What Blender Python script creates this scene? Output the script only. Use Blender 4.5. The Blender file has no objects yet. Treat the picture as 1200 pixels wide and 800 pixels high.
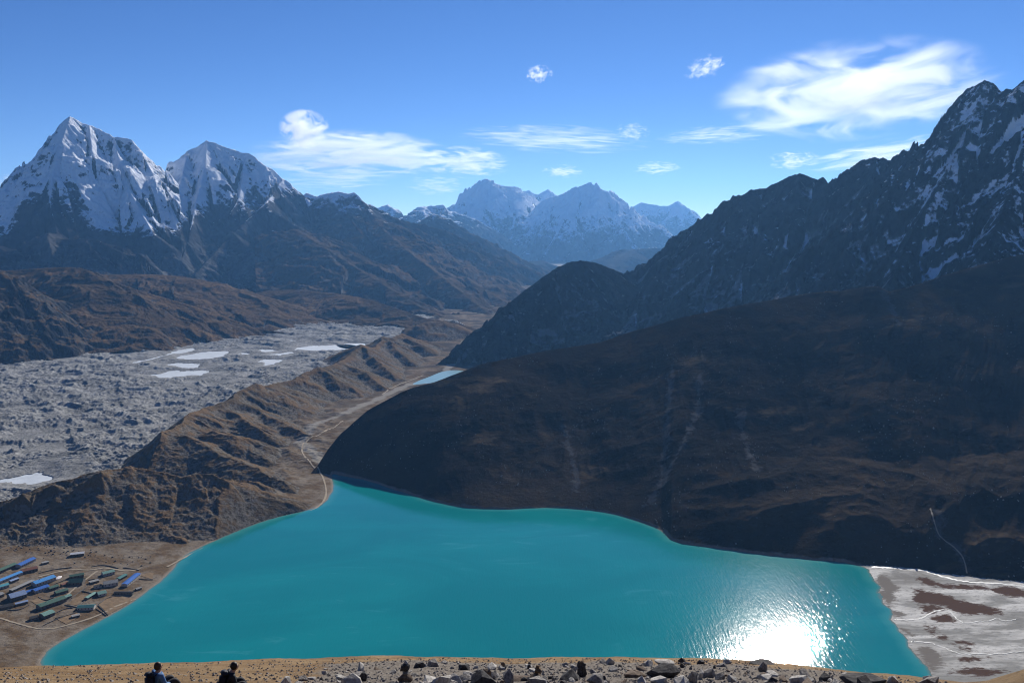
import bpy, bmesh, math, random
import numpy as np
from mathutils import Vector, Matrix
from mathutils.noise import noise as mnoise

random.seed(7)
f32 = np.float32
SC = bpy.context.scene
COL = SC.collection
# ---------------------------------------------------------------- camera model
CAM_Z = 600.0            # metres above the lake
FPX = 1055.0             # focal length for a 1200 px wide picture
PITCH = math.radians(7.0)
CP, SP = math.cos(PITCH), math.sin(PITCH)


def ray(px, py):
    u, v = px - 600.0, 400.0 - py
    return u, FPX * CP + v * SP, -FPX * SP + v * CP


def P(px, py, d):
    """point at horizontal distance d seen at px, py"""
    x, y, z = ray(px, py)
    s = d / math.hypot(x, y)
    return (x * s, y * s, CAM_Z + z * s)


def G(px, py, z=0.0):
    """point at height z seen at px, py"""
    x, y, dz = ray(px, py)
    s = (z - CAM_Z) / dz
    return (x * s, y * s, z)


def CR(px, py, base_py, slope, zb=4.0):
    """crest point above a foot seen at base_py, the face between them having this slope"""
    bx, by, _ = G(px, base_py, zb)
    db = math.hypot(bx, by)
    x, y, dz = ray(px, py)
    k = -dz / math.hypot(x, y)
    z = (CAM_Z - k * (db - zb / slope)) / (1 + k / slope)
    return P(px, py, db + (z - zb) / slope)


# ---------------------------------------------------------------- noise
_rng = np.random.default_rng(11)
_perm = np.concatenate([_rng.permutation(1024)] * 2).astype(np.int32)
_ga = _rng.uniform(0, 2 * np.pi, 1024)
_gx, _gy = np.cos(_ga).astype(f32), np.sin(_ga).astype(f32)


def perlin(x, y, seed=0):
    x = np.asarray(x, np.float64) + seed * 17.31
    y = np.asarray(y, np.float64) + seed * 9.77
    xi = np.floor(x).astype(np.int32)
    yi = np.floor(y).astype(np.int32)
    xf = (x - xi).astype(f32)
    yf = (y - yi).astype(f32)
    u = xf * xf * xf * (xf * (xf * 6 - 15) + 10)
    v = yf * yf * yf * (yf * (yf * 6 - 15) + 10)
    X0, X1 = xi & 1023, (xi + 1) & 1023
    Y0, Y1 = yi & 1023, (yi + 1) & 1023

    def g(a, b, dx, dy):
        h = _perm[_perm[a] + b]
        return _gx[h] * dx + _gy[h] * dy
    n00 = g(X0, Y0, xf, yf)
    n10 = g(X1, Y0, xf - 1, yf)
    n01 = g(X0, Y1, xf, yf - 1)
    n11 = g(X1, Y1, xf - 1, yf - 1)
    a = n00 + u * (n10 - n00)
    b = n01 + u * (n11 - n01)
    return (a + v * (b - a)) * 1.45


def fbm(x, y, lam, octs=5, gain=0.5, seed=0):
    out, amp, f, tot = 0, 1.0, 1.0 / lam, 0
    for o in range(octs):
        out = out + amp * perlin(x * f, y * f, seed + o * 3)
        tot += amp
        amp *= gain
        f *= 2.03
    return out / tot


def ridged(x, y, lam, octs=5, gain=0.5, seed=0):
    """0..1, sharp crests at 1"""
    out, amp, f, tot, w = 0, 1.0, 1.0 / lam, 0, 1.0
    for o in range(octs):
        n = 1 - np.abs(perlin(x * f, y * f, seed + o * 5))
        n = n * n
        out = out + amp * n * w
        tot += amp
        w = np.clip(n * 1.6, 0, 1)
        amp *= gain
        f *= 2.07
    return out / tot


def sstep(a, b, x):
    t = np.clip((x - a) / (b - a), 0, 1)
    return t * t * (3 - 2 * t)


# ---------------------------------------------------------------- polygons / ridges
def poly_sd(X, Y, poly):
    """signed distance, positive outside"""
    best = np.full(X.shape, 1e18)
    inside = np.zeros(X.shape, bool)
    n = len(poly)
    for i in range(n):
        ax, ay = poly[i][:2]
        bx, by = poly[(i + 1) % n][:2]
        dx, dy = bx - ax, by - ay
        t = np.clip(((X - ax) * dx + (Y - ay) * dy) / (dx * dx + dy * dy + 1e-9), 0, 1)
        best = np.minimum(best, (X - ax - t * dx) ** 2 + (Y - ay - t * dy) ** 2)
        if ay != by:
            c = ((ay > Y) != (by > Y)) & (X < (bx - ax) * (Y - ay) / (by - ay) + ax)
            inside ^= c
    d = np.sqrt(best)
    return np.where(inside, -d, d)


def line_d(X, Y, pts):
    best = np.full(X.shape, 1e18)
    for (a, b) in zip(pts[:-1], pts[1:]):
        dx, dy = b[0] - a[0], b[1] - a[1]
        t = np.clip(((X - a[0]) * dx + (Y - a[1]) * dy) / (dx * dx + dy * dy + 1e-9), 0, 1)
        best = np.minimum(best, (X - a[0] - t * dx) ** 2 + (Y - a[1] - t * dy) ** 2)
    return np.sqrt(best)


def tent(X, Y, pts, sf, sb, steep=0.0, L=300.0):
    """ridge along pts (ordered left to right); front slope sf, back slope sb; steep adds slope near the crest"""
    best = np.full(X.shape, -1e9)
    D = np.zeros(X.shape, f32)
    S = np.zeros(X.shape, f32)
    SIDE = np.zeros(X.shape, f32)
    s0 = 0.0
    for (a, b) in zip(pts[:-1], pts[1:]):
        dx, dy = b[0] - a[0], b[1] - a[1]
        ln = math.hypot(dx, dy) + 1e-6
        t = np.clip(((X - a[0]) * dx + (Y - a[1]) * dy) / (ln * ln), 0, 1)
        d = np.hypot(X - a[0] - t * dx, Y - a[1] - t * dy)
        side = dx * (Y - a[1]) - dy * (X - a[0])
        sl = np.where(side > 0, sb, sf)
        z = a[2] + t * (b[2] - a[2]) - sl * (d + steep * L * (1 - np.exp(-d / L)))
        m = z > best
        best = np.where(m, z, best)
        D = np.where(m, d, D)
        S = np.where(m, s0 + t * ln, S)
        SIDE = np.where(m, side, SIDE)
        s0 += ln
    return best, D, S, SIDE


def resample(pts, n=3):
    """Chaikin smoothing of an open list of points"""
    pts = [tuple(p) for p in pts]
    for _ in range(n):
        q = [pts[0]]
        for a, b in zip(pts[:-1], pts[1:]):
            q.append(tuple(0.75 * i + 0.25 * j for i, j in zip(a, b)))
            q.append(tuple(0.25 * i + 0.75 * j for i, j in zip(a, b)))
        q.append(pts[-1])
        pts = q
    return pts


def closed(pts, n=2):
    pts = [tuple(p) for p in pts]
    for _ in range(n):
        q = []
        for a, b in zip(pts, pts[1:] + pts[:1]):
            q.append(tuple(0.75 * i + 0.25 * j for i, j in zip(a, b)))
            q.append(tuple(0.25 * i + 0.75 * j for i, j in zip(a, b)))
        pts = q
    return pts


# ---------------------------------------------------------------- objects
def tag(o, label=None, cat=None, group=None, kind=None):
    if label: o['label'] = label
    if cat: o['category'] = cat
    if group: o['group'] = group
    if kind: o['kind'] = kind
    return o


def empty(name, loc, rz=0.0):
    o = bpy.data.objects.new(name, None)
    COL.objects.link(o)
    o.location = loc
    o.rotation_euler = (0, 0, rz)
    o.empty_display_size = 0.3
    return o


def link(name, me, mat=None, parent=None):
    o = bpy.data.objects.new(name, me)
    COL.objects.link(o)
    if mat is not None and not me.materials:
        me.materials.append(mat)
    if parent is not None:
        o.parent = parent
    return o


def bm_obj(name, bm, mat, parent=None, smooth=False):
    me = bpy.data.meshes.new(name)
    bmesh.ops.recalc_face_normals(bm, faces=bm.faces)
    bm.to_mesh(me)
    bm.free()
    if smooth:
        me.polygons.foreach_set('use_smooth', [True] * len(me.polygons))
    return link(name, me, mat, parent)


def np_mesh(name, co, quads, attrs=None, smooth=True):
    me = bpy.data.meshes.new(name)
    used = np.zeros(len(co), bool)
    used[quads.ravel()] = True
    idx = np.cumsum(used) - 1
    q = idx[quads].astype(np.int32)
    c = np.ascontiguousarray(co[used], dtype=f32)
    me.vertices.add(len(c))
    me.vertices.foreach_set('co', c.ravel())
    me.loops.add(q.size)
    me.polygons.add(len(q))
    me.polygons.foreach_set('loop_start', np.arange(0, q.size, q.shape[1], dtype=np.int32))
    me.loops.foreach_set('vertex_index', q.ravel())
    me.polygons.foreach_set('use_smooth', np.full(len(q), smooth))
    for k, v in (attrs or {}).items():
        a = me.attributes.new(k, 'FLOAT', 'POINT')
        a.data.foreach_set('value', np.ascontiguousarray(v.ravel()[used], dtype=f32))
    me.update(calc_edges=True)
    return me


def grid_quads(nr, nc):
    i = np.arange(nr * nc).reshape(nr, nc)
    return np.stack([i[:-1, :-1], i[:-1, 1:], i[1:, 1:], i[1:, :-1]], -1).reshape(-1, 4)


def polar(px0, px1, step, rows):
    """world grid fanned out from the viewpoint: fine near, coarse far"""
    t = (np.arange(px0, px1 + step, step) - 600.0) / (FPX * 1.0)
    az = np.arctan(t)
    R, A = np.meshgrid(np.asarray(rows, np.float64), az, indexing='ij')
    return R * np.sin(A), R * np.cos(A), R


def normals(X, Y, Z):
    a = [np.gradient(v, axis=1) for v in (X, Y, Z)]
    b = [np.gradient(v, axis=0) for v in (X, Y, Z)]
    nx = a[1] * b[2] - a[2] * b[1]
    ny = a[2] * b[0] - a[0] * b[2]
    nz = a[0] * b[1] - a[1] * b[0]
    l = np.sqrt(nx * nx + ny * ny + nz * nz) + 1e-9
    return nx / l, ny / l, nz / l


def boxblur(Z, k):
    def b1(A, ax):
        pad = [(0, 0), (0, 0)]
        pad[ax] = (k + 1, k)
        c = np.cumsum(np.pad(A, pad, mode='edge'), axis=ax)
        n = 2 * k + 1
        return (np.take(c, range(n, c.shape[ax]), axis=ax) - np.take(c, range(0, c.shape[ax] - n), axis=ax)) / n
    return b1(b1(Z, 0), 1)


# ---------------------------------------------------------------- materials
class NT:
    def __init__(s, name):
        s.m = bpy.data.materials.new(name)
        s.m.use_nodes = True
        s.t = s.m.node_tree
        s.t.nodes.clear()
        s.out = s.n('ShaderNodeOutputMaterial')
        s._pos = None

    def n(s, typ, **kw):
        nd = s.t.nodes.new(typ)
        for k, v in kw.items():
            setattr(nd, k, v)
        return nd

    def set(s, sock, v):
        if isinstance(v, bpy.types.NodeSocket):
            s.t.links.new(v, sock)
        elif isinstance(v, (tuple, list)) and len(v) == 3 and sock.type == 'RGBA':
            sock.default_value = (*v, 1)
        else:
            sock.default_value = v

    def pos(s):
        if s._pos is None:
            s._pos = s.n('ShaderNodeTexCoord').outputs['Object']
        return s._pos

    def mapped(s, scale, rot=(0, 0, 0), loc=(0, 0, 0)):
        mp = s.n('ShaderNodeMapping')
        s.set(mp.inputs['Vector'], s.pos())
        mp.inputs['Scale'].default_value = scale
        mp.inputs['Rotation'].default_value = rot
        mp.inputs['Location'].default_value = loc
        return mp.outputs[0]

    def noise(s, lam, detail=6, rough=0.6, vec=None, dist=0.0):
        nd = s.n('ShaderNodeTexNoise')
        s.set(nd.inputs['Vector'], vec if vec is not None else s.pos())
        nd.inputs['Scale'].default_value = 1.0 / lam
        nd.inputs['Detail'].default_value = detail
        nd.inputs['Roughness'].default_value = rough
        nd.inputs['Distortion'].default_value = dist
        return nd.outputs['Fac']

    def voro(s, lam, feature='F1', vec=None, out='Distance'):
        nd = s.n('ShaderNodeTexVoronoi', feature=feature)
        s.set(nd.inputs['Vector'], vec if vec is not None else s.pos())
        nd.inputs['Scale'].default_value = 1.0 / lam
        return nd.outputs[out]

    def math(s, op, a, b=0.0, c=None):
        nd = s.n('ShaderNodeMath', operation=op)
        s.set(nd.inputs[0], a)
        s.set(nd.inputs[1], b)
        if c is not None: s.set(nd.inputs[2], c)
        return nd.outputs[0]

    def ramp(s, v, a, b, lo=0.0, hi=1.0):
        nd = s.n('ShaderNodeMapRange', interpolation_type='SMOOTHSTEP')
        s.set(nd.inputs['Value'], v)
        nd.inputs['From Min'].default_value = a
        nd.inputs['From Max'].default_value = b
        nd.inputs['To Min'].default_value = lo
        nd.inputs['To Max'].default_value = hi
        return nd.outputs[0]

    def mix(s, f, a, b, mode='MIX'):
        nd = s.n('ShaderNodeMix', data_type='RGBA', blend_type=mode)
        s.set(nd.inputs[0], f)
        s.set(nd.inputs[6], a)
        s.set(nd.inputs[7], b)
        return nd.outputs[2]

    def attr(s, name):
        return s.n('ShaderNodeAttribute', attribute_name=name).outputs['Fac']

    def up(s):
        sx = s.n('ShaderNodeSeparateXYZ')
        s.set(sx.inputs[0], s.n('ShaderNodeNewGeometry').outputs['Normal'])
        return sx.outputs['Z']

    def bump(s, h, dist, strength=1.0, prev=None):
        b = s.n('ShaderNodeBump')
        b.inputs['Strength'].default_value = strength
        b.inputs['Distance'].default_value = dist
        s.set(b.inputs['Height'], h)
        if prev is not None: s.set(b.inputs['Normal'], prev)
        return b.outputs[0]

    def bsdf(s, col, rough=0.9, nrm=None, spec=0.2, **kw):
        b = s.n('ShaderNodeBsdfPrincipled')
        s.set(b.inputs['Base Color'], col)
        s.set(b.inputs['Roughness'], rough)
        s.set(b.inputs['Specular IOR Level'], spec)
        b.inputs['Diffuse Roughness'].default_value = {'dark rock wall': .5, 'dark hillside': .12, 'snow peaks': .1, 'brown ridges': 0.0, 'moraine': .1}.get(s.m.name, 0.0)
        if nrm is not None: s.set(b.inputs['Normal'], nrm)
        for k, v in kw.items(): s.set(b.inputs[k.replace('_', ' ')], v)
        s.t.links.new(b.outputs[0], s.out.inputs['Surface'])
        return s.m


def plain(name, col, rough=0.8, var=0.25, lam=0.6, spec=0.3, metal=0.0):
    m = NT(name)
    nz = m.noise(lam, 5, 0.65)
    c2 = tuple(max(0, c * (1 - var)) for c in col)
    c = m.mix(m.ramp(nz, 0.35, 0.65), c2, col)
    return m.bsdf(c, rough, m.bump(nz, lam * 0.05), spec, Metallic=metal)


def mat_mountain(name, lam, rock_a, rock_b, veg, scree, snow_w=0.12, bump=1.0):
    """rock, grass slopes, scree and snow, mixed by the terrain's own masks"""
    m = NT(name)
    n1 = m.noise(lam, 8, 0.62)
    n2 = m.noise(lam * 0.16, 7, 0.65)
    n3 = m.noise(lam * 4, 4, 0.55)
    # near-vertical streaks and strata
    st = m.noise(lam * 0.5, 6, 0.6, vec=m.mapped((1, 1, 0.22)))
    rock = m.mix(m.ramp(n1, 0.35, 0.65), rock_a, rock_b)
    rock = m.mix(m.ramp(st, 0.42, 0.62, 0, 0.55), rock, tuple(c * 0.55 for c in rock_a))
    vg = m.mix(m.ramp(n3, 0.38, 0.62), veg, tuple(a * b for a, b in zip(veg, (0.62, 0.66, 0.72))))
    vg = m.mix(m.ramp(n2, 0.45, 0.65, 0, 0.5), vg, tuple(c * 0.6 for c in rock_b))
    wob = m.math('MULTIPLY', m.math('SUBTRACT', m.math('ADD', m.math('MULTIPLY', n1, .5), m.math('MULTIPLY', st, .5)), 0.5), 1.6)
    wob2 = m.math('MULTIPLY', m.math('SUBTRACT', n2, 0.5), 1.2)
    wv = m.math('ADD', wob, wob2)
    c = m.mix(m.ramp(m.math('ADD', m.attr('veg'), wv), 0.38, 0.62), rock, vg)
    c = m.mix(m.ramp(m.math('ADD', m.attr('scree'), wv), 0.40, 0.62), c, scree)
    sn = m.ramp(m.math('ADD', m.attr('snow'), wv), 0.5 - snow_w, 0.5 + snow_w)
    c = m.mix(sn, c, (0.82, 0.85, 0.9))
    h = m.math('ADD', m.math('MULTIPLY', n2, 0.35), n1)
    h = m.math('ADD', h, m.math('MULTIPLY', st, 0.9))
    nb = m.bump(h, lam * 0.16 * bump)
    return m.bsdf(c, 0.95, nb, 0.0)


# ================================================================ LIGHT, WORLD, CAMERA
SUN_AZ = math.radians(16.0)     # right of the view
SUN_EL = math.radians(26.6)
w = bpy.data.worlds.new('World')
SC.world = w
w.use_nodes = True
wt = w.node_tree
sky = wt.nodes.new('ShaderNodeTexSky')
sky.sky_type = 'NISHITA'
sky.sun_disc = False
sky.sun_elevation = SUN_EL
sky.sun_rotation = SUN_AZ        # Nishita: 0 = +Y, clockwise
sky.altitude = 5300
sky.air_density = 1.0
sky.dust_density = 0.25
sky.ozone_density = 2.4
bg = wt.nodes['Background']
bg.inputs['Strength'].default_value = 0.073
hs = wt.nodes.new('ShaderNodeHueSaturation')
hs.inputs['Saturation'].default_value = 1.22
hs.inputs['Hue'].default_value = .512
wt.links.new(sky.outputs[0], hs.inputs['Color'])
wt.links.new(hs.outputs[0], bg.inputs['Color'])

sl = bpy.data.lights.new('sun', 'SUN')
sl.energy = 5.0
sl.angle = math.radians(0.53)
sl.color = (1.0, 0.95, 0.88)
so = bpy.data.objects.new('sun', sl)
COL.objects.link(so)
sdir = Vector((math.sin(SUN_AZ) * math.cos(SUN_EL), math.cos(SUN_AZ) * math.cos(SUN_EL), math.sin(SUN_EL)))
so.rotation_euler = (-sdir).to_track_quat('-Z', 'Y').to_euler()
so.location = (0, 0, 3000)

cam = bpy.data.cameras.new('camera')
cam.sensor_width = 36
cam.lens = 36 * FPX / 1200
cam.clip_start = 0.5
cam.clip_end = 200000
co = bpy.data.objects.new('camera', cam)
COL.objects.link(co)
co.location = (0, 0, CAM_Z)
co.rotation_euler = (math.pi / 2 - PITCH, 0, 0)
SC.camera = co

SC.view_settings.view_transform = 'Standard'
SC.view_settings.look = 'None'
SC.view_settings.exposure = 0.42
SC.view_settings.gamma = 1.0
SC.render.engine = 'CYCLES'
SC.cycles.max_bounces = 6
SC.cycles.diffuse_bounces = 2
SC.cycles.volume_bounces = 3
SC.cycles.transparent_max_bounces = 12
SC.cycles.volume_step_rate = 0.5
SC.cycles.use_denoising = True
SC.cycles.filter_width = 1.1
SC.cycles.use_adaptive_sampling = False
SC.cycles.sample_clamp_indirect = 6.0

# ================================================================ NEAR TERRAIN
LAKE_PX = [(388, 554), (400, 557), (430, 562), (470, 576), (510, 588), (545, 595), (590, 597), (640, 594), (690, 597), (720, 602),
           (750, 611), (775, 620), (785, 632), (800, 637), (850, 643), (905, 651), (960, 656), (1010, 661), (1022, 671), (1031, 690),
           (1034, 706), (1042, 716), (1050, 730), (1058, 742), (1068, 756), (1077, 768), (1088, 788), (1098, 815), (1000, 860), (700, 880), (300, 860),
           (110, 815), (50, 785), (47, 776), (54, 762), (80, 746), (110, 731), (150, 709), (176, 690), (200, 671), (213, 652), (240, 638),
           (270, 625), (300, 613), (330, 604), (360, 598), (378, 591), (387, 581), (391, 570), (389, 560)]
LAKE = closed([G(*p) for p in LAKE_PX], 2)

HILL_CREST_SRC = [(366, 552, 554, 0.33), (374, 543, 554, 0.37), (384, 527, 555, 0.39), (400, 507, 558, 0.41), (430, 481, 564, 0.41), (470, 459.5, 577, 0.39), (485, 454, 581, 0.38), (509, 447.5, 588, 0.37), (533, 438.5, 593, 0.37),
                  (560, 428, 596, 0.37), (640, 411, 595, 0.37), (700, 402, 598, 0.38), (740, 389, 606, 0.38), (800, 372, 636, 0.38), (850, 361, 643, 0.40),
                  (900, 352, 650, 0.40), (950, 343, 655, 0.40), (985, 341, 658, 0.40), (1012, 336, 661, 0.42), (1030, 336, 663, 0.42), (1042, 342, 664, 0.42), (1060, 338, 665, 0.42),
                  (1100, 325, 672, .42), (1150, 310, 678, .42), (1200, 297, 683, .42), (1280, 280, 692, .42)]
HC = np.array([CR(*q) for q in HILL_CREST_SRC])
HC_T, HC_R, HC_Z = HC[:, 0] / HC[:, 1], np.hypot(HC[:, 0], HC[:, 1]), HC[:, 2]
HB_PX = [(340, 556), (368, 556), (385, 556), (430, 562), (470, 576), (510, 588), (545, 595), (590, 597), (640, 594), (690, 597), (720, 602), (750, 611), (775, 620),
         (786, 632), (800, 637), (850, 643), (905, 651), (960, 656), (1010, 661), (1060, 664), (1100, 671), (1150, 677), (1200, 682), (1280, 690)]
HB = np.array([G(px, py, 1) for px, py in HB_PX])
HB_T, HB_R = HB[:, 0] / HB[:, 1], np.hypot(HB[:, 0], HB[:, 1]) - 4

MOR_A = [CR(-60, 622, 668, .38), CR(-20, 598, 657, .38), CR(0, 588, 652, .38), CR(20, 581, 650, .38), CR(40, 575, 648, .38), CR(70, 564, 646, .38), CR(95, 556, 645, .38), CR(115, 551, 645, .38),
         CR(150, 547, 640, .38), CR(190, 552, 634, .38), CR(215, 558, 630, .38), CR(232, 555, 632, .38), CR(248, 555, 630, .38), CR(270, 565, 624, .44), CR(295, 583, 614, .4), CR(318, 604, 607, .3)]
MOR_B = [G(162, 546, 12), G(176, 528, 42), G(190, 509, 78), G(200, 503, 74), G(210, 496, 72), G(224, 483, 78), G(245, 476, 70), G(262, 472, 70), G(280, 457, 82), G(297, 449, 88), G(312, 452, 74),
         G(329, 447, 62), G(345, 444, 60), G(357, 436, 68), G(369, 431, 74), G(382, 430, 62), G(402, 422, 50), G(412, 412, 60), G(424, 403, 74), G(432, 407, 58), G(440, 406, 50), G(450, 394, 72), G(458, 396, 62),
         G(471, 391, 66), G(482, 396, 44), G(494, 398, 30), G(510, 402, 10)]
SPURS = [
    [G(300, 450, 86), G(325, 465, 48), G(349, 485, 6)], [G(371, 431, 73), G(395, 444, 44), G(420, 459, 4)],
    [G(252, 505, 60), G(275, 510, 56), G(290, 521, 36), G(314, 539, 12)],
    [G(200, 507, 76), G(225, 514, 66), G(250, 529, 48), G(262, 543, 30)],
    [G(262, 533, 48), G(300, 546, 34), G(330, 562, 18), G(352, 580, 4)],
    [G(150, 547, 100), G(176, 566, 70), G(192, 590, 36), G(196, 612, 14)],
    [G(70, 566, 88), G(95, 590, 52), G(112, 615, 22), G(118, 632, 8)],
    [G(115, 552, 102), G(135, 575, 66), G(152, 600, 30)],
    [G(30, 580, 78), G(48, 602, 44), G(62, 628, 14)],
    [G(128, 624, 14), G(160, 618, 20), G(193, 618, 18), G(214, 634, 6)],
    [G(248, 556, 74), G(262, 578, 44), G(272, 602, 14)],
    [G(226, 556, 70), G(224, 585, 38), G(230, 612, 10)],
    [G(424, 404, 74), G(440, 420, 40), G(462, 440, 4)], [G(402, 424, 50), G(428, 436, 30), G(448, 452, 0)],
    [G(450, 394, 72), G(466, 410, 36), G(482, 424, 0)], [G(471, 391, 66), G(490, 402, 36), G(506, 412, -6)],
    [G(472, 386, 30), G(494, 378.5, 70), G(520, 375, 76), G(532, 378, 60), G(548, 385, 20)],
    [G(300, 480, 40), G(335, 497, 24), G(362, 512, 6)], [G(262, 474, 66), G(290, 492, 44), G(318, 512, 20)],
]
POND_PX = [
    [(150, 426), (180, 418), (205, 411.5), (232, 406), (226, 411), (200, 417), (172, 424)],
    [(208, 418), (236, 411.5), (270, 410.5), (262, 417), (236, 421.5), (218, 421)],
    [(186, 427.5), (210, 424.5), (240, 427), (232, 433), (205, 430)],
    [(158, 439), (180, 438), (204, 433.5), (250, 435.5), (233, 440.5), (194, 444)],
    [(248, 439), (266, 440.5), (256, 443.5)],
    [(304, 423), (320, 420.5), (334, 423.5), (316, 430), (301, 430)],
    [(297, 408.5), (321, 409.5), (320, 413), (302, 412.5)],
    [(314, 414.5), (349, 412), (332, 418)],
    [(343, 407), (370, 404), (412, 404.5), (402, 410), (360, 411.5)],
    [(335, 399), (355, 396), (348, 401.5)],
    [(277, 412), (300, 414), (284, 416.5)],
    [(-20, 562), (0, 558), (30, 555), (52, 553), (72, 561), (52, 566), (20, 567), (-20, 570)],
    [(400, 403), (424, 402), (436, 405), (415, 409)],
]
POND_Z = -14.0
PONDS = [closed([G(a, b, POND_Z) for a, b in q], 2) for q in POND_PX]
LAKE2_PX = [(480, 451.5), (490, 446), (503, 441.5), (519, 434.5), (540, 433), (560, 440), (540, 447), (509, 448)]
LAKE2 = closed([G(a, b, -20) for a, b in LAKE2_PX], 2)
GLACIER = MOR_A[:9] + MOR_B[:-3] + [G(472, 385, 0), G(486, 376, 0), G(505, 372.5, 0), G(530, 373, 0), G(545, 379, 0), G(505, 370, 0), G(460, 365, 0), (-2600, 9000, 0), (-4000, 12000, 0), (-9000, 12000, 0), (-9000, 1200, 0)]
VALLEY_AXIS = [G(388, 556, 0), G(372, 536, -2), G(352, 520, -4), G(368, 500, -6), G(400, 486, -8), G(440, 468, -12), G(480, 450, -18), G(520, 440, -20), G(545, 400, -22)]


def near(X, Y):
    """height and owner (0 shore, 1 moraine, 2 glacier, 3 hillside, 4 delta) of the ground round the lake"""
    R = np.hypot(X, Y)
    T = X / Y
    sd = poly_sd(X, Y, LAKE)
    sd = sd + fbm(X, Y, 26, 3, .5, 41) * 3.0 + (T > .3) * fbm(X, Y, 70, 4, .6, 43) * 13
    valley = -20 * sstep(2250, 3700, R) * sstep(-0.5, -0.25, T + 0.15 * 0)
    base = np.where(sd > 0, np.minimum(sd * 0.10, 2.2), np.maximum(sd * .12, -9)) + valley
    west = sstep(-0.22, -0.34, T) * sstep(2150, 1900, R)
    base = base + west * np.clip(sd - 10, 0, 260) * 0.035
    rough = sstep(5, 60, sd)
    base = base + rough * (fbm(X, Y, 60, 5, .55, 1) * 2.2 * (1 - 0.6 * west) + ridged(X, Y, 22, 3, .5, 7) * 0.9)
    delta = (T > 0.36) & (R < 1800) & (sd > 0)
    zdel = np.minimum(sd * 0.05, 0.5) + np.clip(sd, 0, 400) * .004 + fbm(X, Y, 30, 3, .5, 91) * 0.25
    base = np.where(delta, zdel, base)
    # right hill
    rc = np.interp(T, HC_T, HC_R)
    zc = np.interp(T, HC_T, HC_Z)
    rb = np.interp(T, HB_T, HB_R)
    u = (R - rb) / (rc - rb)
    uc = np.clip(u, 0, 1)
    right = sstep(0.12, 0.3, T)
    p = 1.06 + 0.10 * right
    prof = np.where(u < 0, u * 1.0, np.where(u <= 1, uc ** p, 1))
    prof = prof + right * 0.05 * np.sin(np.clip(uc * 3.1, 0, 1) * np.pi) * (uc > 0)
    zh = zc * prof - np.where(u > 1, (R - rc) * 0.25 + ((R - rc) / 260.) ** 2 * 12, 0)
    inn = np.clip(uc * (1 - uc) * 6, 0, 1)
    amp = inn * np.clip(zc / 160, 0, 1)
    gl = ridged(T * rc + fbm(X, Y, 260, 3, .5, 3) * 70, R * 0.16, 150, 4, .5, 21)
    zh = zh - amp * (1 - gl) * 8 + amp * 4
    zh = zh + amp * fbm(X, Y, 260, 5, .45, 31) * 17 + inn * fbm(X, Y, 22, 4, .6, 37) * 1.0
    low = sstep(0.45, 0.12, uc) * sstep(0.01, 0.08, uc) * right
    zh = zh + low * (ridged(T * rc * 0.45, R, 120, 3, .42, 61) - .45) * 12
    zh = zh + np.clip(uc * 4, 0, 1) * fbm(X, Y, 90, 4, .5, 33) * 2.5
    zh = np.where(T < HC_T[0], -200, zh)
    # moraine
    X0, Y0 = X, Y
    X = X + fbm(X0, Y0, 130, 4, .55, 15) * 30
    Y = Y + fbm(X0, Y0, 130, 4, .55, 16) * 30
    za, da, sa, side_a = tent(X, Y, MOR_A, .39, .75)
    zb, db, sb_, side_b = tent(X, Y, MOR_B, .41, .75)
    zm = np.maximum(za, zb)
    side = -poly_sd(X, Y, GLACIER)
    dm = np.where(za > zb, da, db)
    sm = np.where(za > zb, sa, sb_)
    zs = np.full(X.shape, -1e9)
    for sp in SPURS:
        z_, d_, _, _ = tent(X, Y, sp, .44, .44)
        zs = np.maximum(zs, z_)
    zs = np.where(side > 0, -1e9, zs)
    X, Y = X0, Y0
    k = 9.0
    mx = np.maximum(zm, zs)
    zmor = mx + k * 0.25 * np.exp(-np.abs(zm - zs) / k)
    md = np.clip(dm / 40, 0, 1) * np.clip((zmor + 5) / 30, 0, 1)
    zmor = zmor - md * (1 - ridged(sm + fbm(X, Y, 70, 2, .5, 8) * 30, dm * 0.22, 120, 4, .45, 71)) * 15 + md * 5
    zmor = zmor + fbm(X, Y, 80, 6, .52, 73) * (3 + 4.5 * md) + fbm(X, Y, 14, 3, .55, 77) * 1.0 + (ridged(X, Y, 16, 3, .6, 79) - .4) * 2.2
    zmor = np.where(side > 0, mx + fbm(X, Y, 50, 4, .5, 73) * 3, zmor)
    # the saddle ground between moraine crest and lake: low hummocks
    hum = sstep(20, 160, sd) * sstep(0.02, -0.06, T + .17) * sstep(1800, 1950, R)
    base = base + hum * (ridged(X, Y, 150, 5, .5, 51) - .35) * 18
    # glacier
    wx, wy = X + fbm(X, Y, 200, 3, .5, 5) * 60, Y + fbm(X, Y, 200, 3, .5, 6) * 60
    zg = -16 + (ridged(wx, wy, 170, 6, .55, 81) - .25) * 25 + fbm(X, Y, 420, 3, .5, 85) * 15 + ridged(X, Y, 46, 4, .55, 87) * 7 + ridged(X, Y, 17, 2, .5, 89) * 2.5
    pd = np.full(X.shape, 1e9)
    for q in PONDS:
        pd = np.minimum(pd, poly_sd(X, Y, q))
    pd = pd + fbm(X * .8, Y * .45, 120, 5, .6, 95) * 95 + 6
    zg = np.where(pd > 0, np.minimum(zg, POND_Z + 1 + np.maximum(pd, 0) * .15), zg)
    zg = np.where(pd > 0, np.maximum(zg, POND_Z + np.minimum(pd * 0.12, 3)), POND_Z - 3)
    zgl = np.where(side > 0, zg, -1e9)
    base = np.where((side > 0) & (T < 0.05), -40, base)
    pl = poly_sd(X, Y, LAKE2)
    base = np.where(pl < 60, np.minimum(base, -20 + pl * 0.06), base)
    keep = sd > 1.0
    zmor = np.where(T > -0.02, -1e9, zmor)
    zmor = np.minimum(zmor, np.maximum(sd, -20) * 0.7 + 0.3)
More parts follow.
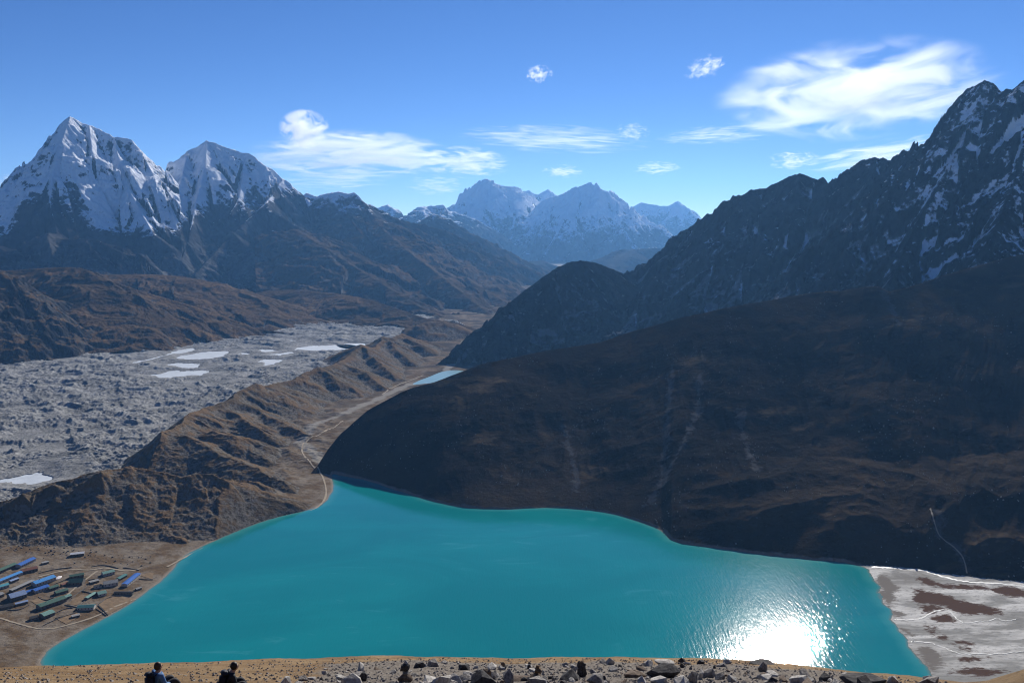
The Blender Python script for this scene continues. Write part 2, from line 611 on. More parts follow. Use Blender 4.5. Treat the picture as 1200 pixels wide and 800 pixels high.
    stack = np.stack([base, zmor, zgl, zh])
    own = np.argmax(stack, 0)
    Z = np.max(stack, 0)
    Z = np.where(keep, Z, np.minimum(Z, np.maximum(sd * .12, -9)))
    own = np.where(delta & (own == 0), 4, own)
    return Z, own, sd


rows = np.concatenate([np.geomspace(900, 1290, 40, endpoint=False), np.linspace(1290, 2700, 700, endpoint=False), np.geomspace(2700, 6200, 420, endpoint=False), np.geomspace(6200, 11000, 60)])
X, Y, R = polar(-60, 1260, 1.0, rows)
Z, own, sd = near(X, Y)
co_all = np.stack([X, Y, Z], -1).reshape(-1, 3)
Q = grid_quads(*X.shape)
nx, ny, nz = normals(X, Y, Z)
conv = Z - boxblur(Z, 9)
A_slope = (1 - nz)
A_conv = np.clip(0.5 + conv / 8.0, 0, 1)
# delta markings
ISL = [[(365, 180), (430, 185), (520, 215), (650, 230), (1020, 238), (1020, 310), (880, 290), (760, 250), (560, 250), (430, 235)],
       [(340, 250), (400, 250), (560, 290), (700, 330), (900, 370), (880, 395), (680, 410), (600, 385), (480, 330), (370, 340)],
       [(365, 360), (440, 330), (540, 355), (520, 375), (400, 395)], [(465, 420), (520, 390), (580, 400), (610, 440), (520, 450)],
       [(435, 475), (500, 460), (510, 490), (450, 505)], [(505, 520), (560, 520), (570, 545), (510, 540)], [(560, 555), (600, 540), (720, 575), (600, 580)],
       [(625, 590), (680, 585), (720, 610), (650, 615)], [(590, 645), (700, 640), (860, 655), (700, 675), (600, 670)],
       [(570, 720), (700, 695), (790, 725), (880, 710), (860, 745), (700, 765), (600, 750)]]
SHOAL = [[(140, 150), (230, 200), (270, 260), (240, 350), (190, 360), (150, 270)], [(385, 585), (450, 590), (520, 650), (510, 700), (440, 730)], [(230, 370), (310, 400), (300, 415), (240, 400)],
         [(280, 470), (360, 510), (380, 550), (330, 530)]]


def c5(q): return [G(1000 + a * .2, 640 + b * .2, 1.0) for a, b in q]


isl = np.full(X.shape, -50.0)
sho = np.full(X.shape, -50.0)
dm_ = (X / Y > 0.3) & (R < 1900)
xs, ys = X[dm_], Y[dm_]
a_ = np.full(xs.shape, 1e9)
b_ = np.full(xs.shape, 1e9)
for q in ISL: a_ = np.minimum(a_, poly_sd(xs, ys, closed(c5(q), 2)))
for q in SHOAL: b_ = np.minimum(b_, poly_sd(xs, ys, closed(c5(q), 2)))
wb = fbm(xs, ys, 34, 5, .6, 3) * 20
isl[dm_] = np.clip(.5 - (a_ + wb) / 22, 0, 1)
sho[dm_] = np.clip(.5 - (b_ + wb * .8) / 24, 0, 1)
vax = line_d(X, Y, VALLEY_AXIS)
A_wash = np.clip(1.0 - (vax + fbm(X, Y, 60, 3, .5, 13) * 18) / 34, 0, 1) * (sd > 0)
ATT = {'slope': A_slope, 'convex': A_conv, 'island': np.clip(isl, 0, 1), 'shoal': np.clip(sho, 0, 1), 'wash': A_wash, 'shore': np.clip(1 - sd / 20, 0, 1),
       'far': np.clip((R - 1800) / 2500, 0, 1)}


def mat_shore():
    m = NT('shore ground')
    n = m.noise(40, 8, .62)
    n2 = m.noise(7, 6, .65)
    c = m.mix(m.ramp(n, .38, .62), (0.13, 0.09, 0.055), (0.21, 0.175, 0.135))
    c = m.mix(m.math('MULTIPLY', m.attr('far'), m.ramp(m.noise(130, 5, .6), .42, .6)), c, (0.07, 0.06, 0.05))
    c = m.mix(m.ramp(n2, .5, .7, 0, .6), c, (0.075, 0.062, 0.052))
    wsh = m.ramp(m.math('ADD', m.attr('wash'), m.math('MULTIPLY', m.math('SUBTRACT', n2, .5), .6)), .3, .7)
    c = m.mix(wsh, c, (0.25, 0.23, 0.2))
    c = m.mix(m.ramp(m.attr('shore'), .55, .95, 0, .8), c, (0.26, 0.225, 0.18))
    c = m.mix(m.ramp(m.voro(4.2), .12, .2, .55, 0), c, (0.07, 0.065, 0.06))
    return m.bsdf(c, .95, m.bump(n2, 1.6), 0)


def mat_moraine():
    m = NT('moraine')
    n = m.noise(60, 8, .6)
    n2 = m.noise(9, 7, .68)
    n3 = m.noise(180, 3, .5)
    grass = m.mix(m.ramp(n3, .42, .6), (0.18, 0.118, 0.066), (0.125, 0.092, 0.058))
    grass = m.mix(m.ramp(n, .55, .68, 0, .8), grass, (0.18, 0.115, 0.06))
    rock = m.mix(m.ramp(n2, .35, .65), (0.055, 0.05, 0.044), (0.23, 0.21, 0.18))
    k = m.math('ADD', m.math('MULTIPLY', m.math('SUBTRACT', .56, m.attr('convex')), 1.3), m.math('MULTIPLY', m.math('SUBTRACT', n, .44), 2.0))
    k = m.math('ADD', k, m.math('MULTIPLY', m.math('SUBTRACT', n2, .5), 1.2))
    c = m.mix(m.ramp(k, -.12, .4, .12, .9), grass, rock)
    c = m.mix(m.ramp(n2, .52, .7, 0, .5), c, (0.045, 0.042, 0.04))
    return m.bsdf(c, .95, m.bump(m.math('ADD', n2, m.math('MULTIPLY', n, .4)), 4.5), 0)


def mat_glacier():
    m = NT('glacier debris')
    n = m.noise(90, 9, .66)
    n2 = m.noise(12, 7, .7)
    c = m.mix(m.ramp(n, .36, .64), (0.19, 0.19, 0.183), (0.345, 0.34, 0.325))
    c = m.mix(m.ramp(n2, .5, .72, 0, .7), c, (0.075, 0.078, 0.08))
    c = m.mix(m.ramp(n2, .48, .3, 0, .7), c, (0.36, 0.36, 0.35))
    c = m.mix(m.ramp(m.attr('slope'), .2, .4, 0, .45), c, (0.11, 0.116, 0.122))
    return m.bsdf(c, .95, m.bump(m.math('ADD', n2, m.math('MULTIPLY', n, 1.2)), 7), 0)


def mat_hill():
    m = NT('dark hillside')
    n = m.noise(70, 9, .62)
    n2 = m.noise(10, 7, .68)
    n3 = m.noise(260, 4, .5)
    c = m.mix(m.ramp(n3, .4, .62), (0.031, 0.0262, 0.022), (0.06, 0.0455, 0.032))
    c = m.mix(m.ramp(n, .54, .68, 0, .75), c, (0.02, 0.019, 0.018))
    c = m.mix(m.ramp(n2, .6, .72, 0, .8), c, (0.11, 0.102, 0.09))
    c = m.mix(m.ramp(m.noise(150, 6, .6, vec=m.mapped((.6, 1, 1))), .58, .7, 0, .7), c, (0.085, 0.058, 0.035))
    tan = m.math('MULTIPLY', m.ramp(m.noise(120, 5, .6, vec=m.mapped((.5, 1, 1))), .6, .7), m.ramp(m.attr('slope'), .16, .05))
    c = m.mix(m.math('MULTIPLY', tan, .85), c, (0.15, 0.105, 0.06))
    # pale scree chutes running down the slope
    c = m.mix(m.ramp(m.math('ADD', m.attr('chute'), m.math('MULTIPLY', m.math('SUBTRACT', n2, .5), 2.4)), .4, 1.0, 0, .6), c, (0.13, 0.125, 0.12))
    c = m.mix(m.ramp(m.attr('shore'), .72, .98, 0, .85), c, (0.27, 0.24, 0.2))
    return m.bsdf(c, .95, m.bump(m.math('ADD', n2, m.math('MULTIPLY', n, .8)), 3.2), 0)


def mat_delta():
    m = NT('delta silt')
    n = m.noise(50, 7, .6, vec=m.mapped((.3, 1, 1), rot=(0, 0, -.35)), dist=1.0)
    n2 = m.noise(4, 7, .72, vec=m.mapped((.45, 1, 1), rot=(0, 0, -.35)))
    c = m.mix(m.ramp(n, .38, .6), (0.28, 0.272, 0.245), (0.62, 0.605, 0.56))
    c = m.mix(m.ramp(n2, .5, .64, 0, .7), c, (0.21, 0.20, 0.185))
    c = m.mix(m.ramp(m.noise(120, 4, .5, vec=m.mapped((.5, 1, 1))), .5, .66, 0, .55), c, (0.20, 0.185, 0.16))
    c = m.mix(m.ramp(m.math('ADD', m.attr('shoal'), m.math('MULTIPLY', m.math('SUBTRACT', n2, .5), 1.5)), .3, .7), c, (0.19, 0.17, 0.145))
    c = m.mix(m.ramp(m.math('ADD', m.attr('island'), m.math('MULTIPLY', m.math('SUBTRACT', n2, .5), 1.7)), .3, .75), c, (0.095, 0.06, 0.042))
    return m.bsdf(c, .9, m.bump(n2, .5), 0)


CHUTES = [[(788, 430), (784, 470), (780, 510), (778, 560), (762, 590)], [(820, 440), (818, 480), (800, 520), (782, 556), (755, 592)], [(866, 480), (872, 515), (885, 550)], [(660, 500), (672, 540), (676, 575)],
          [(1035, 340), (1046, 365), (1054, 380)], [(1104, 612), (1098, 600), (1100, 630), (1120, 640), (1132, 665)]]


def hit(px, py):
    """where the line of sight at px, py meets the near ground"""
    x, y, dz = ray(px, py)
    h = math.hypot(x, y)
    rr = np.linspace(1250, 4200, 2400)
    zz, _, _ = near(rr * x / h, rr * y / h)
    los = CAM_Z + rr * dz / h
    i = int(np.argmax(zz >= los))
    return (rr[i] * x / h, rr[i] * y / h, float(max(zz[i], los[i])))


ch = np.full(X.shape, 0.0)
hm = (own == 3)
xs, ys = X[hm], Y[hm]
a_ = np.full(xs.shape, 1e9)
for q in CHUTES:
    a_ = np.minimum(a_, line_d(xs, ys, [hit(*p) for p in q]))
ch[hm] = np.clip(1 - (a_ + fbm(xs, ys, 30, 4, .6, 4) * 16) / 19, 0, 1)
ATT['chute'] = ch

names = ['shore', 'moraine', 'glacier', 'hillside', 'river_delta']
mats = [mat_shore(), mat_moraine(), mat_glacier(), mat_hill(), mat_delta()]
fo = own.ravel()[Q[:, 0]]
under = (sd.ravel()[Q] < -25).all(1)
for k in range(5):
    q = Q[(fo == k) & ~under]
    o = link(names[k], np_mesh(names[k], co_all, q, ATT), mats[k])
    tag(o, kind='structure')


# ---------------------------------------------------------------- lake
def flat_poly(name, pts, z, mat, kind='structure'):
    bm = bmesh.new()
    bm.faces.new([bm.verts.new((p[0], p[1], z)) for p in pts])
    bmesh.ops.triangulate(bm, faces=bm.faces)
    o = bm_obj(name, bm, mat)
    for p in o.data.polygons:
        if p.normal.z < 0:
            o.data.flip_normals()
            break
    return tag(o, kind=kind)


def outset(poly, d):
    n = len(poly)
    out = []
    area = sum(poly[i][0] * poly[(i + 1) % n][1] - poly[(i + 1) % n][0] * poly[i][1] for i in range(n))
    s = 1 if area > 0 else -1
    for i in range(n):
        a, b = poly[i - 1], poly[(i + 1) % n]
        tx, ty = b[0] - a[0], b[1] - a[1]
        l = math.hypot(tx, ty) + 1e-9
        out.append((poly[i][0] + s * ty / l * d, poly[i][1] - s * tx / l * d))
    return out


def mat_lake():
    m = NT('glacial lake water')
    n = m.noise(240, 5, .55, vec=m.mapped((.6, 1, 1)), dist=1.2)
    n2 = m.noise(60, 4, .55, vec=m.mapped((.4, 1, 1), rot=(0, 0, .5)), dist=1.5)
    c = m.mix(m.ramp(n, .35, .7), (0.003, 0.178, 0.190), (0.005, 0.215, 0.222))
    c = m.mix(m.math('MULTIPLY', m.ramp(n2, .55, .72, 0, .5), m.ramp(n, .5, .6)), c, (0.045, 0.27, 0.29))
    sh = m.math('ADD', m.attr('depth'), m.math('MULTIPLY', m.math('SUBTRACT', n2, .5), .25))
    c = m.mix(m.ramp(sh, .42, .0, 0, .75), c, (0.045, 0.26, 0.25))
    c = m.mix(m.ramp(m.attr('depth'), .09, .0, 0, .8), c, (0.13, 0.20, 0.17))
    w1 = m.noise(3.6, 3, .6, vec=m.mapped((1, .15, 1), rot=(0, 0, .12)))
    w2 = m.noise(16, 2, .5, vec=m.mapped((1, .17, 1)))
    h = m.math('ADD', w1, m.math('MULTIPLY', w2, .6))
    return m.bsdf(c, .05, m.bump(h, .23), .5, IOR=1.333)


xl, yl, sl2 = X[::2, ::2], Y[::2, ::2], sd[::2, ::2]
ql = grid_quads(*xl.shape)
ql = ql[(sl2.ravel()[ql] < 10).any(1)]
tag(link('lake', np_mesh('lake', np.stack([xl, yl, xl * 0], -1).reshape(-1, 3), ql, {'depth': np.clip(-sl2 / 60, 0, 1)}), mat_lake()), kind='structure')
flat_poly('water', outset(LAKE2, 12), -20.0, plain('pale lake water', (0.17, 0.34, 0.37), .3, .1, 60, .5))
ice = plain('pond ice', (0.60, 0.64, 0.66), .5, .12, 40, .3)
for q in PONDS:
    o = flat_poly('frozen_water', outset(q, 46), POND_Z, ice)


def ribbon(name, pts, width, mat, dz=0.5, kind='structure', wob=0.0):
    pts = resample(pts, 3)
    L, Rr = [], []
    for i, p in enumerate(pts):
        a, b = pts[max(0, i - 1)], pts[min(len(pts) - 1, i + 1)]
        tx, ty = b[0] - a[0], b[1] - a[1]
        l = math.hypot(tx, ty) + 1e-9
        wd = width * (0.75 + 0.5 * random.random()) * .5
        ox, oy = -ty / l * wd, tx / l * wd
        jx = (random.random() - .5) * wob
        L.append((p[0] + ox + jx, p[1] + oy + jx))
        Rr.append((p[0] - ox + jx, p[1] - oy + jx))
    LL = np.array(L + Rr)
    zz = near(LL[:, 0], LL[:, 1])[0] + dz
    n = len(L)
    bm = bmesh.new()
    vs = [bm.verts.new((x, y, z)) for (x, y), z in zip(LL, zz)]
    for i in range(n - 1):
        bm.faces.new([vs[i], vs[i + 1], vs[n + i + 1], vs[n + i]])
    o = bm_obj(name, bm, mat, smooth=True)
    return tag(o, kind=kind)


TRAIL = plain('trodden dust', (0.36, 0.30, 0.22), .95, .2, 6, .1)
STREAM = plain('milky stream', (0.44, 0.45, 0.44), .5, .4, 5, .3)


def gp(pts, dx=0, s=1.0, ox=0, oy=0, z=1.0):
    return [G(ox + a * s, oy + b * s, z) for a, b in pts]


ribbon('path', [hit(a, b) for a, b in [(196, 664), (222, 650), (255, 635), (290, 620), (330, 608), (360, 601), (377, 592), (383, 580), (381, 566), (376, 552), (362, 541), (352, 528), (358, 518), (366, 512), (385, 503), (402, 493)]], 4.0, TRAIL, .8)
ribbon('path', [hit(a, b) for a, b in [(448, 462), (463, 452), (480, 446), (496, 440)]], 5, TRAIL, .8)
ribbon('stream', gp([(240, 425), (300, 430), (400, 425), (460, 380), (555, 365), (600, 420), (650, 455), (740, 435), (800, 440), (840, 415), (880, 440), (960, 425)], s=.2, ox=1000, oy=640), 1.8, STREAM, .35, wob=3.0)
ribbon('stream', gp([(340, 555), (460, 560), (570, 610), (640, 630), (840, 630), (1010, 612)], s=.2, ox=1000, oy=640), 1.8, STREAM, .35, wob=3.5)
ribbon('stream', gp([(110, 118), (200, 122), (300, 130), (420, 142), (530, 178), (650, 208), (830, 215), (1020, 240)], s=.2, ox=1000, oy=640), 6.0, STREAM, .35, wob=4)
ribbon('path', [hit(a, b) for a, b in [(1090, 596), (1096, 618), (1104, 632), (1118, 640), (1130, 655), (1133, 672)]], 2.5, TRAIL, .8)


# ================================================================ MOUNTAINS
def mountain(name, px0, px1, rows, ridges, mat, masks, floor, gully=(300, 90, 250), rough=(500, 60), fine=(60, 8), seed=0, step=1.0):
    X, Y, R = polar(px0, px1, step, rows)
    best = np.full(X.shape, -1e9)
    D = np.zeros(X.shape)
    S = np.zeros(X.shape)
    off = 0
    for r in ridges:
        pts, sf, sb = r[:3]
        st, L = (r[3], r[4]) if len(r) > 3 else (0.0, 300.0)
        z, d, s, _ = tent(X, Y, pts, sf, sb, st, L)
        m = z > best
        k = 40.0
        best = np.maximum(z, best)
        D = np.where(m, d, D)
        S = np.where(m, s + off, S)
        off += 7919.0
    gl, ga, gd = gully
    wr = fbm(X, Y, gl * 2.2, 3, .5, seed + 1)
    g = ridged(S + wr * gl * .7, D * 0.28 + wr * gl * .3, gl, 6, .6, seed + 2)
    fade = np.clip(D / gd, 0, 1)
    Z = best + fade * (g - .5) * ga * 2
    rl, ra = rough
    Z = Z + np.clip(D / (gd * .6), .0, 1) * (ridged(X + wr * rl * .3, Y, rl, 6, .52, seed + 4) - .45) * ra * 2
    fl, fa = fine
    Z = Z + (fbm(X, Y, fl, 4, .6, seed + 6) + .35 * (ridged(X, Y, fl * .7, 3, .55, seed + 9) - .5)) * fa * np.clip(.6 + D / 200, 0, 1)
    nx, ny, nz = normals(X, Y, Z)
    conv = Z - boxblur(Z, 6)
    A = masks(dict(X=X, Y=Y, Z=Z, R=R, D=D, S=S, nx=nx, ny=ny, nz=nz, conv=conv, T=X / Y, g=g))
    base = {'snow': np.zeros(X.shape), 'veg': np.zeros(X.shape), 'scree': np.zeros(X.shape)}
    base.update(A)
    Q = grid_quads(*X.shape)
    ok = (Z.ravel()[Q] > floor).any(1)
    Zc = np.maximum(Z, floor - 30)
    o = link(name, np_mesh(name, np.stack([X, Y, Zc], -1).reshape(-1, 3), Q[ok], base), mat)
    return tag(o, kind='structure')


def C(pts, d0, d1=None):
    """crest from (px, py) or (px, py, d): distance goes from d0 to d1 along the list"""
    d1 = d0 if d1 is None else d1
    n = len(pts)
    return [P(p[0], p[1], p[2] if len(p) > 2 else d0 + (d1 - d0) * i / max(1, n - 1)) for i, p in enumerate(pts)]


# ---- far snow peaks
far_mat = mat_mountain('far peaks', 420, (0.035, 0.037, 0.042), (0.10, 0.10, 0.105), (0.07, 0.065, 0.055), (0.12, 0.12, 0.12), .12, 1.0)


def far_mask(zs, w):
    def f(a):
        sn = .5 + (a['Z'] - zs) / w + (a['nz'] - .62) * .8 + a['conv'] / 260 - (a['g'] - .5) * .25
        return {'snow': np.clip(sn, -.5, 1.5)}
    return f


K1 = [(470, 300), (500, 275), (520, 262), (537, 250), (547, 239), (554, 228), (561, 218), (566, 213), (570, 209), (574, 213), (578, 213.5), (584, 217), (598, 218.5), (603, 223), (609, 228), (616, 233), (624, 240), (640, 262), (660, 290)]
K2 = [(600, 275), (620, 250), (635, 235), (646, 231), (657, 228), (666, 224), (675, 219.5), (684, 216.5), (692, 213), (696, 217), (699, 213.5), (704, 225), (708, 223), (712, 224), (723, 235), (732, 244), (741, 253), (754, 257), (767, 262), (778, 269), (789, 275), (807, 283), (840, 310)]
K3 = [(590, 245), (605, 226), (613, 224), (620, 223), (626, 227), (631, 228), (636, 225), (642, 222), (647, 226), (653, 229), (670, 245)]
K4 = [(700, 262), (734, 244), (743, 241), (752, 237), (760, 239), (770, 240), (776, 241), (781, 242), (788, 239), (794, 236), (800, 240), (807, 244), (812, 250), (818, 255), (826, 258), (833, 259), (845, 264), (870, 275)]
K5 = [(425, 262), (440, 244), (448, 241), (455, 240), (460, 246), (464, 251), (471, 252), (479, 253), (487, 247), (495, 242), (507, 241), (519, 240), (525, 247), (537, 250), (556, 256), (580, 270)]
mountain('mountain', 560, 700, np.linspace(25200, 27600, 160), [(C(K3, 26500), .9, .9)], far_mat, far_mask(1300, 700), 500, (500, 120, 300), (900, 90), (170, 60), 11)
mountain('mountain', 670, 900, np.linspace(25500, 29500, 200), [(C(K4, 28000), .75, .9, .35, 300), (C([(752, 237), (745, 262), (735, 285)], 27990, 26400), .8, .8), (C([(794, 236), (800, 262), (815, 285)], 27990, 26200), .8, .8)], far_mat, far_mask(1000, 900), 300, (600, 130, 350), (1000, 110), (180, 60), 12)
mountain('mountain', 440, 700, np.linspace(18500, 23800, 330),
         [(C(K1, 22000, 22600), .8, .9, .5, 350), (C([(570, 211), (560, 240), (545, 270), (530, 295)], 22280, 19800), .75, .75), (C([(598, 218), (604, 246), (600, 275), (590, 305)], 22380, 19800), .75, .75),
          (C([(580, 215), (582, 250), (570, 285), (566, 310)], 22300, 19800), .8, .8), (C([(537, 250), (520, 270), (500, 290)], 22200, 20300), .6, .6)], far_mat, far_mask(720, 1100), -30, (520, 190, 300), (800, 150), (190, 44), 13)
mountain('mountain', 570, 870, np.linspace(17300, 22800, 340),
         [(C(K2, 21600, 21000), .8, .9, .5, 350), (C([(675, 218), (665, 250), (645, 285), (630, 315)], 21380, 18800), .75, .75), (C([(699, 215), (705, 255), (695, 290), (690, 320)], 21380, 18800), .75, .75),
          (C([(741, 253), (735, 280), (720, 310)], 21200, 19000), .7, .7), (C([(723, 235), (728, 265), (750, 295), (760, 318)], 21200, 18600), .7, .7)], far_mat, far_mask(640, 1100), -30, (520, 190, 300), (800, 150), (190, 44), 14)
mountain('mountain', 415, 600, np.linspace(15500, 19500, 200), [(C(K5, 18500, 18900), .6, .8, .3, 300), (C([(495, 242), (500, 265), (510, 290)], 18650, 16500), .6, .6)], far_mat, far_mask(1050, 800), -30, (500, 110, 300), (900, 90), (170, 45), 15)

K6 = [(540, 335), (570, 326), (600, 312), (625, 306), (650, 315), (690, 306), (740, 292), (780, 290), (830, 300), (880, 310)]
mountain('mountain', 520, 880, np.linspace(11800, 16500, 240), [(C(K6, 14500, 15000), .35, .5, .2, 300), (C([(625, 306), (612, 320), (600, 336)], 14600, 12400), .3, .3), (C([(740, 292), (715, 310), (690, 328)], 14800, 12400), .3, .3)],
         far_mat, lambda a: {'veg': np.ones(a['Z'].shape)}, -60, (500, 60, 300), (900, 50), (120, 14), 16)

# ---- the two great snow peaks on the left
snow_mat = mat_mountain('snow peaks', 330, (0.04, 0.042, 0.048), (0.10, 0.098, 0.096), (0.055, 0.042, 0.03), (0.12, 0.115, 0.11), .10, 1.0)
CH = [(-90, 275), (-40, 262), (0, 250), (14, 238), (19, 230), (35, 221), (46, 205), (51, 184), (60, 172), (63, 158), (70, 146), (76, 140), (82, 136), (88, 139), (96, 144), (104, 146), (112, 149), (122, 154), (133, 160), (144, 161), (154, 163), (163, 174), (175, 188), (189, 202), (201, 206)]
TA = [(197, 208), (205, 195), (211, 187), (218, 179), (222, 175.5), (228, 173.5), (234, 170.5), (239, 166), (242, 164), (246, 166), (252, 167.5), (259, 170.5), (266, 173), (276, 176), (284, 179), (292, 179.5), (298, 183), (303, 189), (308, 193), (315, 196), (322, 200), (331, 209), (340, 214), (345, 222), (352, 230)]


def snow_mask(a):
    px = a['T'] * FPX + 600
    line = np.interp(px, [-80, 0, 22, 36, 60, 95, 118, 180, 210, 235, 262, 320, 360], [520, 560, 620, 860, 950, 900, 640, 560, 640, 800, 930, 1000, 1150])
    sn = .5 + np.clip((a['Z'] - line) / 520, -.6, .30) + (a['nz'] - .60) * 1.0 + a['conv'] / 160 - (a['g'] - .5) * .25
    sn = sn + fbm(a['X'], a['Y'], 500, 4, .55, 8) * .28
    sn = sn - np.clip((640 - a['Z']) / 200, 0, 1) * .6
    lo = np.clip((650 - a['Z']) / 300, 0, 1)
    return {'snow': np.clip(sn, -.6, 1.5), 'scree': np.clip(.5 - a['conv'] / 60 + (a['nz'] - .75), -.3, 1) * lo, 'veg': np.clip((320 - a['Z']) / 300, 0, 1)}


mountain('mountain', -90, 215, np.linspace(6500, 10300, 620),
         [(C(CH, 9350, 9500), 1.0, 1.2, .55, 260),
          (C([(82, 136), (72, 165), (62, 200), (58, 235), (66, 270), (80, 300)], 9390, 7900), 1.0, 1.0, .25, 200),
          (C([(133, 160), (140, 190), (150, 220), (165, 248), (178, 270)], 9450, 8300), .85, .85, .3, 200),
          (C([(104, 146), (108, 180), (112, 215), (110, 245)], 9400, 8600), 1.0, 1.0, .2, 150),
          (C([(19, 230), (30, 250), (35, 275), (28, 300)], 9350, 8300), .8, .8, .2, 200),
          (C([(163, 174), (180, 205), (196, 232), (205, 255)], 9480, 8700), .8, .9),
          (C([(60, 274), (77, 281), (95, 280), (115, 282), (140, 294), (168, 312), (190, 330)], 7850, 7500), .85, .7), (C([(-90, 290), (0, 288), (40, 300), (75, 318)], 7900, 7600), .8, .7)],
         snow_mat, snow_mask, 40, (430, 120, 190), (520, 48), (75, 17), 21)
mountain('mountain', 180, 430, np.linspace(6500, 11000, 640),
         [(C(TA, 10200, 10300), .95, 1.1, .45, 260), (C([(242, 165), (240, 195), (232, 225), (226, 255), (220, 285), (212, 305)], 10230, 8200), .85, .85, .25, 200),
          (C([(287, 182), (284, 210), (280, 232), (270, 250)], 10250, 9300), .9, .9, .25, 200), (C([(219, 181), (214, 205), (205, 235), (196, 262)], 10200, 8700), .9, .9),
          (C([(331, 209), (318, 230), (311, 238), (285, 262), (262, 285), (244, 304), (228, 322)], 10280, 8000), .98, .9, .2, 200),
          (C([(311, 238), (330, 254), (352, 268), (378, 288), (405, 306), (430, 322)], 9900, 8100), .85, .62), (C([(270, 270), (285, 285), (310, 300), (345, 318), (380, 338)], 9000, 7800), .75, .6)],
         snow_mat, snow_mask, 40, (430, 120, 190), (520, 48), (75, 17), 22)

# ---- brown and blue ridges to the right of them
ridge_mat = mat_mountain('brown ridges', 260, (0.035, 0.035, 0.038), (0.08, 0.077, 0.074), (0.11, 0.075, 0.047), (0.12, 0.112, 0.105), .10, .8)
DD = [(325, 222), (340, 216), (350, 231), (360, 226), (371, 230), (384, 226), (396, 224), (408, 227), (415, 225), (420, 229), (426, 236), (437, 246), (450, 258), (468, 268), (488, 278), (510, 292), (540, 312), (575, 332), (600, 345)]
D2 = [(440, 290), (470, 274), (488, 262), (503, 253), (510, 251), (521, 259), (534, 266), (547, 272), (558, 277), (567, 283), (576, 290), (588, 300), (598, 308), (613, 319), (622, 329), (640, 345)]


def ridge_mask(a):
    sn = .42 + (a['Z'] - 900) / 500 + (a['nz'] - .75) * .9 + a['conv'] / 130
    vg = np.clip((900 - a['Z']) / 500, 0, 1) * .9 + (a['nz'] - .78) * 1.2
    return {'snow': np.clip(sn, -.6, 1.2), 'veg': np.clip(vg, -.5, 1.2), 'scree': np.clip(.32 - a['conv'] / 70, -.3, .8)}


mountain('mountain', 410, 680, np.linspace(9300, 13600, 330), [(C(D2, 12800, 11500), .75, .8, .2, 250), (C([(510, 251), (525, 285), (550, 315), (580, 345)], 12600, 10300), .65, .6), (C([(547, 272), (565, 300), (585, 325), (605, 345)], 12300, 10300), .5, .5)],
         ridge_mat, ridge_mask, -30, (420, 75, 220), (400, 30), (90, 18), 31)
mountain('mountain', 300, 650, np.linspace(5900, 11600, 480),
         [(C(DD, 10400, 9800), .75, .9, .35, 220), (C([(396, 224), (405, 250), (425, 275), (450, 300), (480, 328), (510, 352)], 10350, 7700), .62, .5), (C([(426, 236), (445, 265), (475, 292), (515, 322), (550, 350), (582, 374)], 10200, 6500), .58, .42),
          (C([(345, 268), (380, 290), (420, 315), (450, 334), (490, 358), (525, 373)], 8900, 6400), .36, .36), (C([(488, 278), (520, 305), (560, 335), (600, 358)], 10000, 7300), .42, .42), (C([(540, 340), (565, 356), (590, 368)], 8200, 6700), .36, .36)],
         ridge_mat, ridge_mask, -30, (520, 110, 240), (380, 26), (80, 15), 32)

# ---- brown hills beyond the glacier
hill_mat = mat_mountain('brown hills', 150, (0.04, 0.039, 0.039), (0.085, 0.078, 0.07), (0.14, 0.09, 0.049), (0.13, 0.112, 0.09), .1, .7)


def hills_mask(a):
    return {'veg': np.clip(.72 + (a['nz'] - .85) * 2 + fbm(a['X'], a['Y'], 400, 4, .5, 3) * .5, 0, 1.2), 'scree': np.clip(.25 - a['conv'] / 40, 0, .7)}


def crag_mask(a):
    return {'veg': np.clip(.35 + (a['nz'] - .75) * 2 + fbm(a['X'], a['Y'], 250, 4, .5, 3) * .6, 0, 1.2), 'scree': np.clip(.25 - a['conv'] / 40, 0, .7)}


mountain('hill', 250, 620, np.linspace(5300, 8000, 260), [(C([(240, 362), (290, 346), (315, 340), (340, 339.5), (367, 341), (395, 344), (420, 348), (445, 355), (470, 363), (500, 373), (540, 379)], 7500, 5700), .24, .4, .2, 200), (C([(340, 340), (360, 360), (400, 375), (420, 382)], 7200, 6500), .3, .3)],
         hill_mat, hills_mask, -30, (300, 26, 180), (300, 8), (40, 4), 41)
mountain('hill', 0, 520, np.linspace(5300, 7900, 280), [(C([(60, 326), (95, 320), (126, 322), (160, 321), (192, 322), (215, 324), (238, 328), (260, 335), (280, 341), (305, 350), (330, 359), (365, 371), (400, 379), (430, 386)], 6900, 6300), .27, .8, .2, 200), (C([(238, 328), (270, 350), (300, 370), (320, 383)], 6750, 5750), .27, .3), (C([(160, 321), (195, 348), (235, 376), (255, 388)], 6850, 5700), .27, .3)],
         hill_mat, hills_mask, -30, (300, 30, 180), (300, 8), (40, 4), 42)
mountain('hill', -90, 440, np.linspace(4900, 7300, 300), [(C([(-90, 330), (-30, 320), (10, 317), (50, 314), (75, 313), (95, 314), (105, 317), (118, 324), (150, 336), (190, 348), (225, 358), (260, 370), (300, 384), (345, 391)], 6300, 5450), .36, .9, .2, 150), (C([(95, 314), (108, 348), (122, 380), (130, 402)], 6260, 5300), .36, .6), (C([(190, 348), (215, 372), (240, 392)], 5950, 5350), .33, .5)],
         hill_mat, hills_mask, -30, (260, 34, 160), (280, 9), (36, 4), 43)
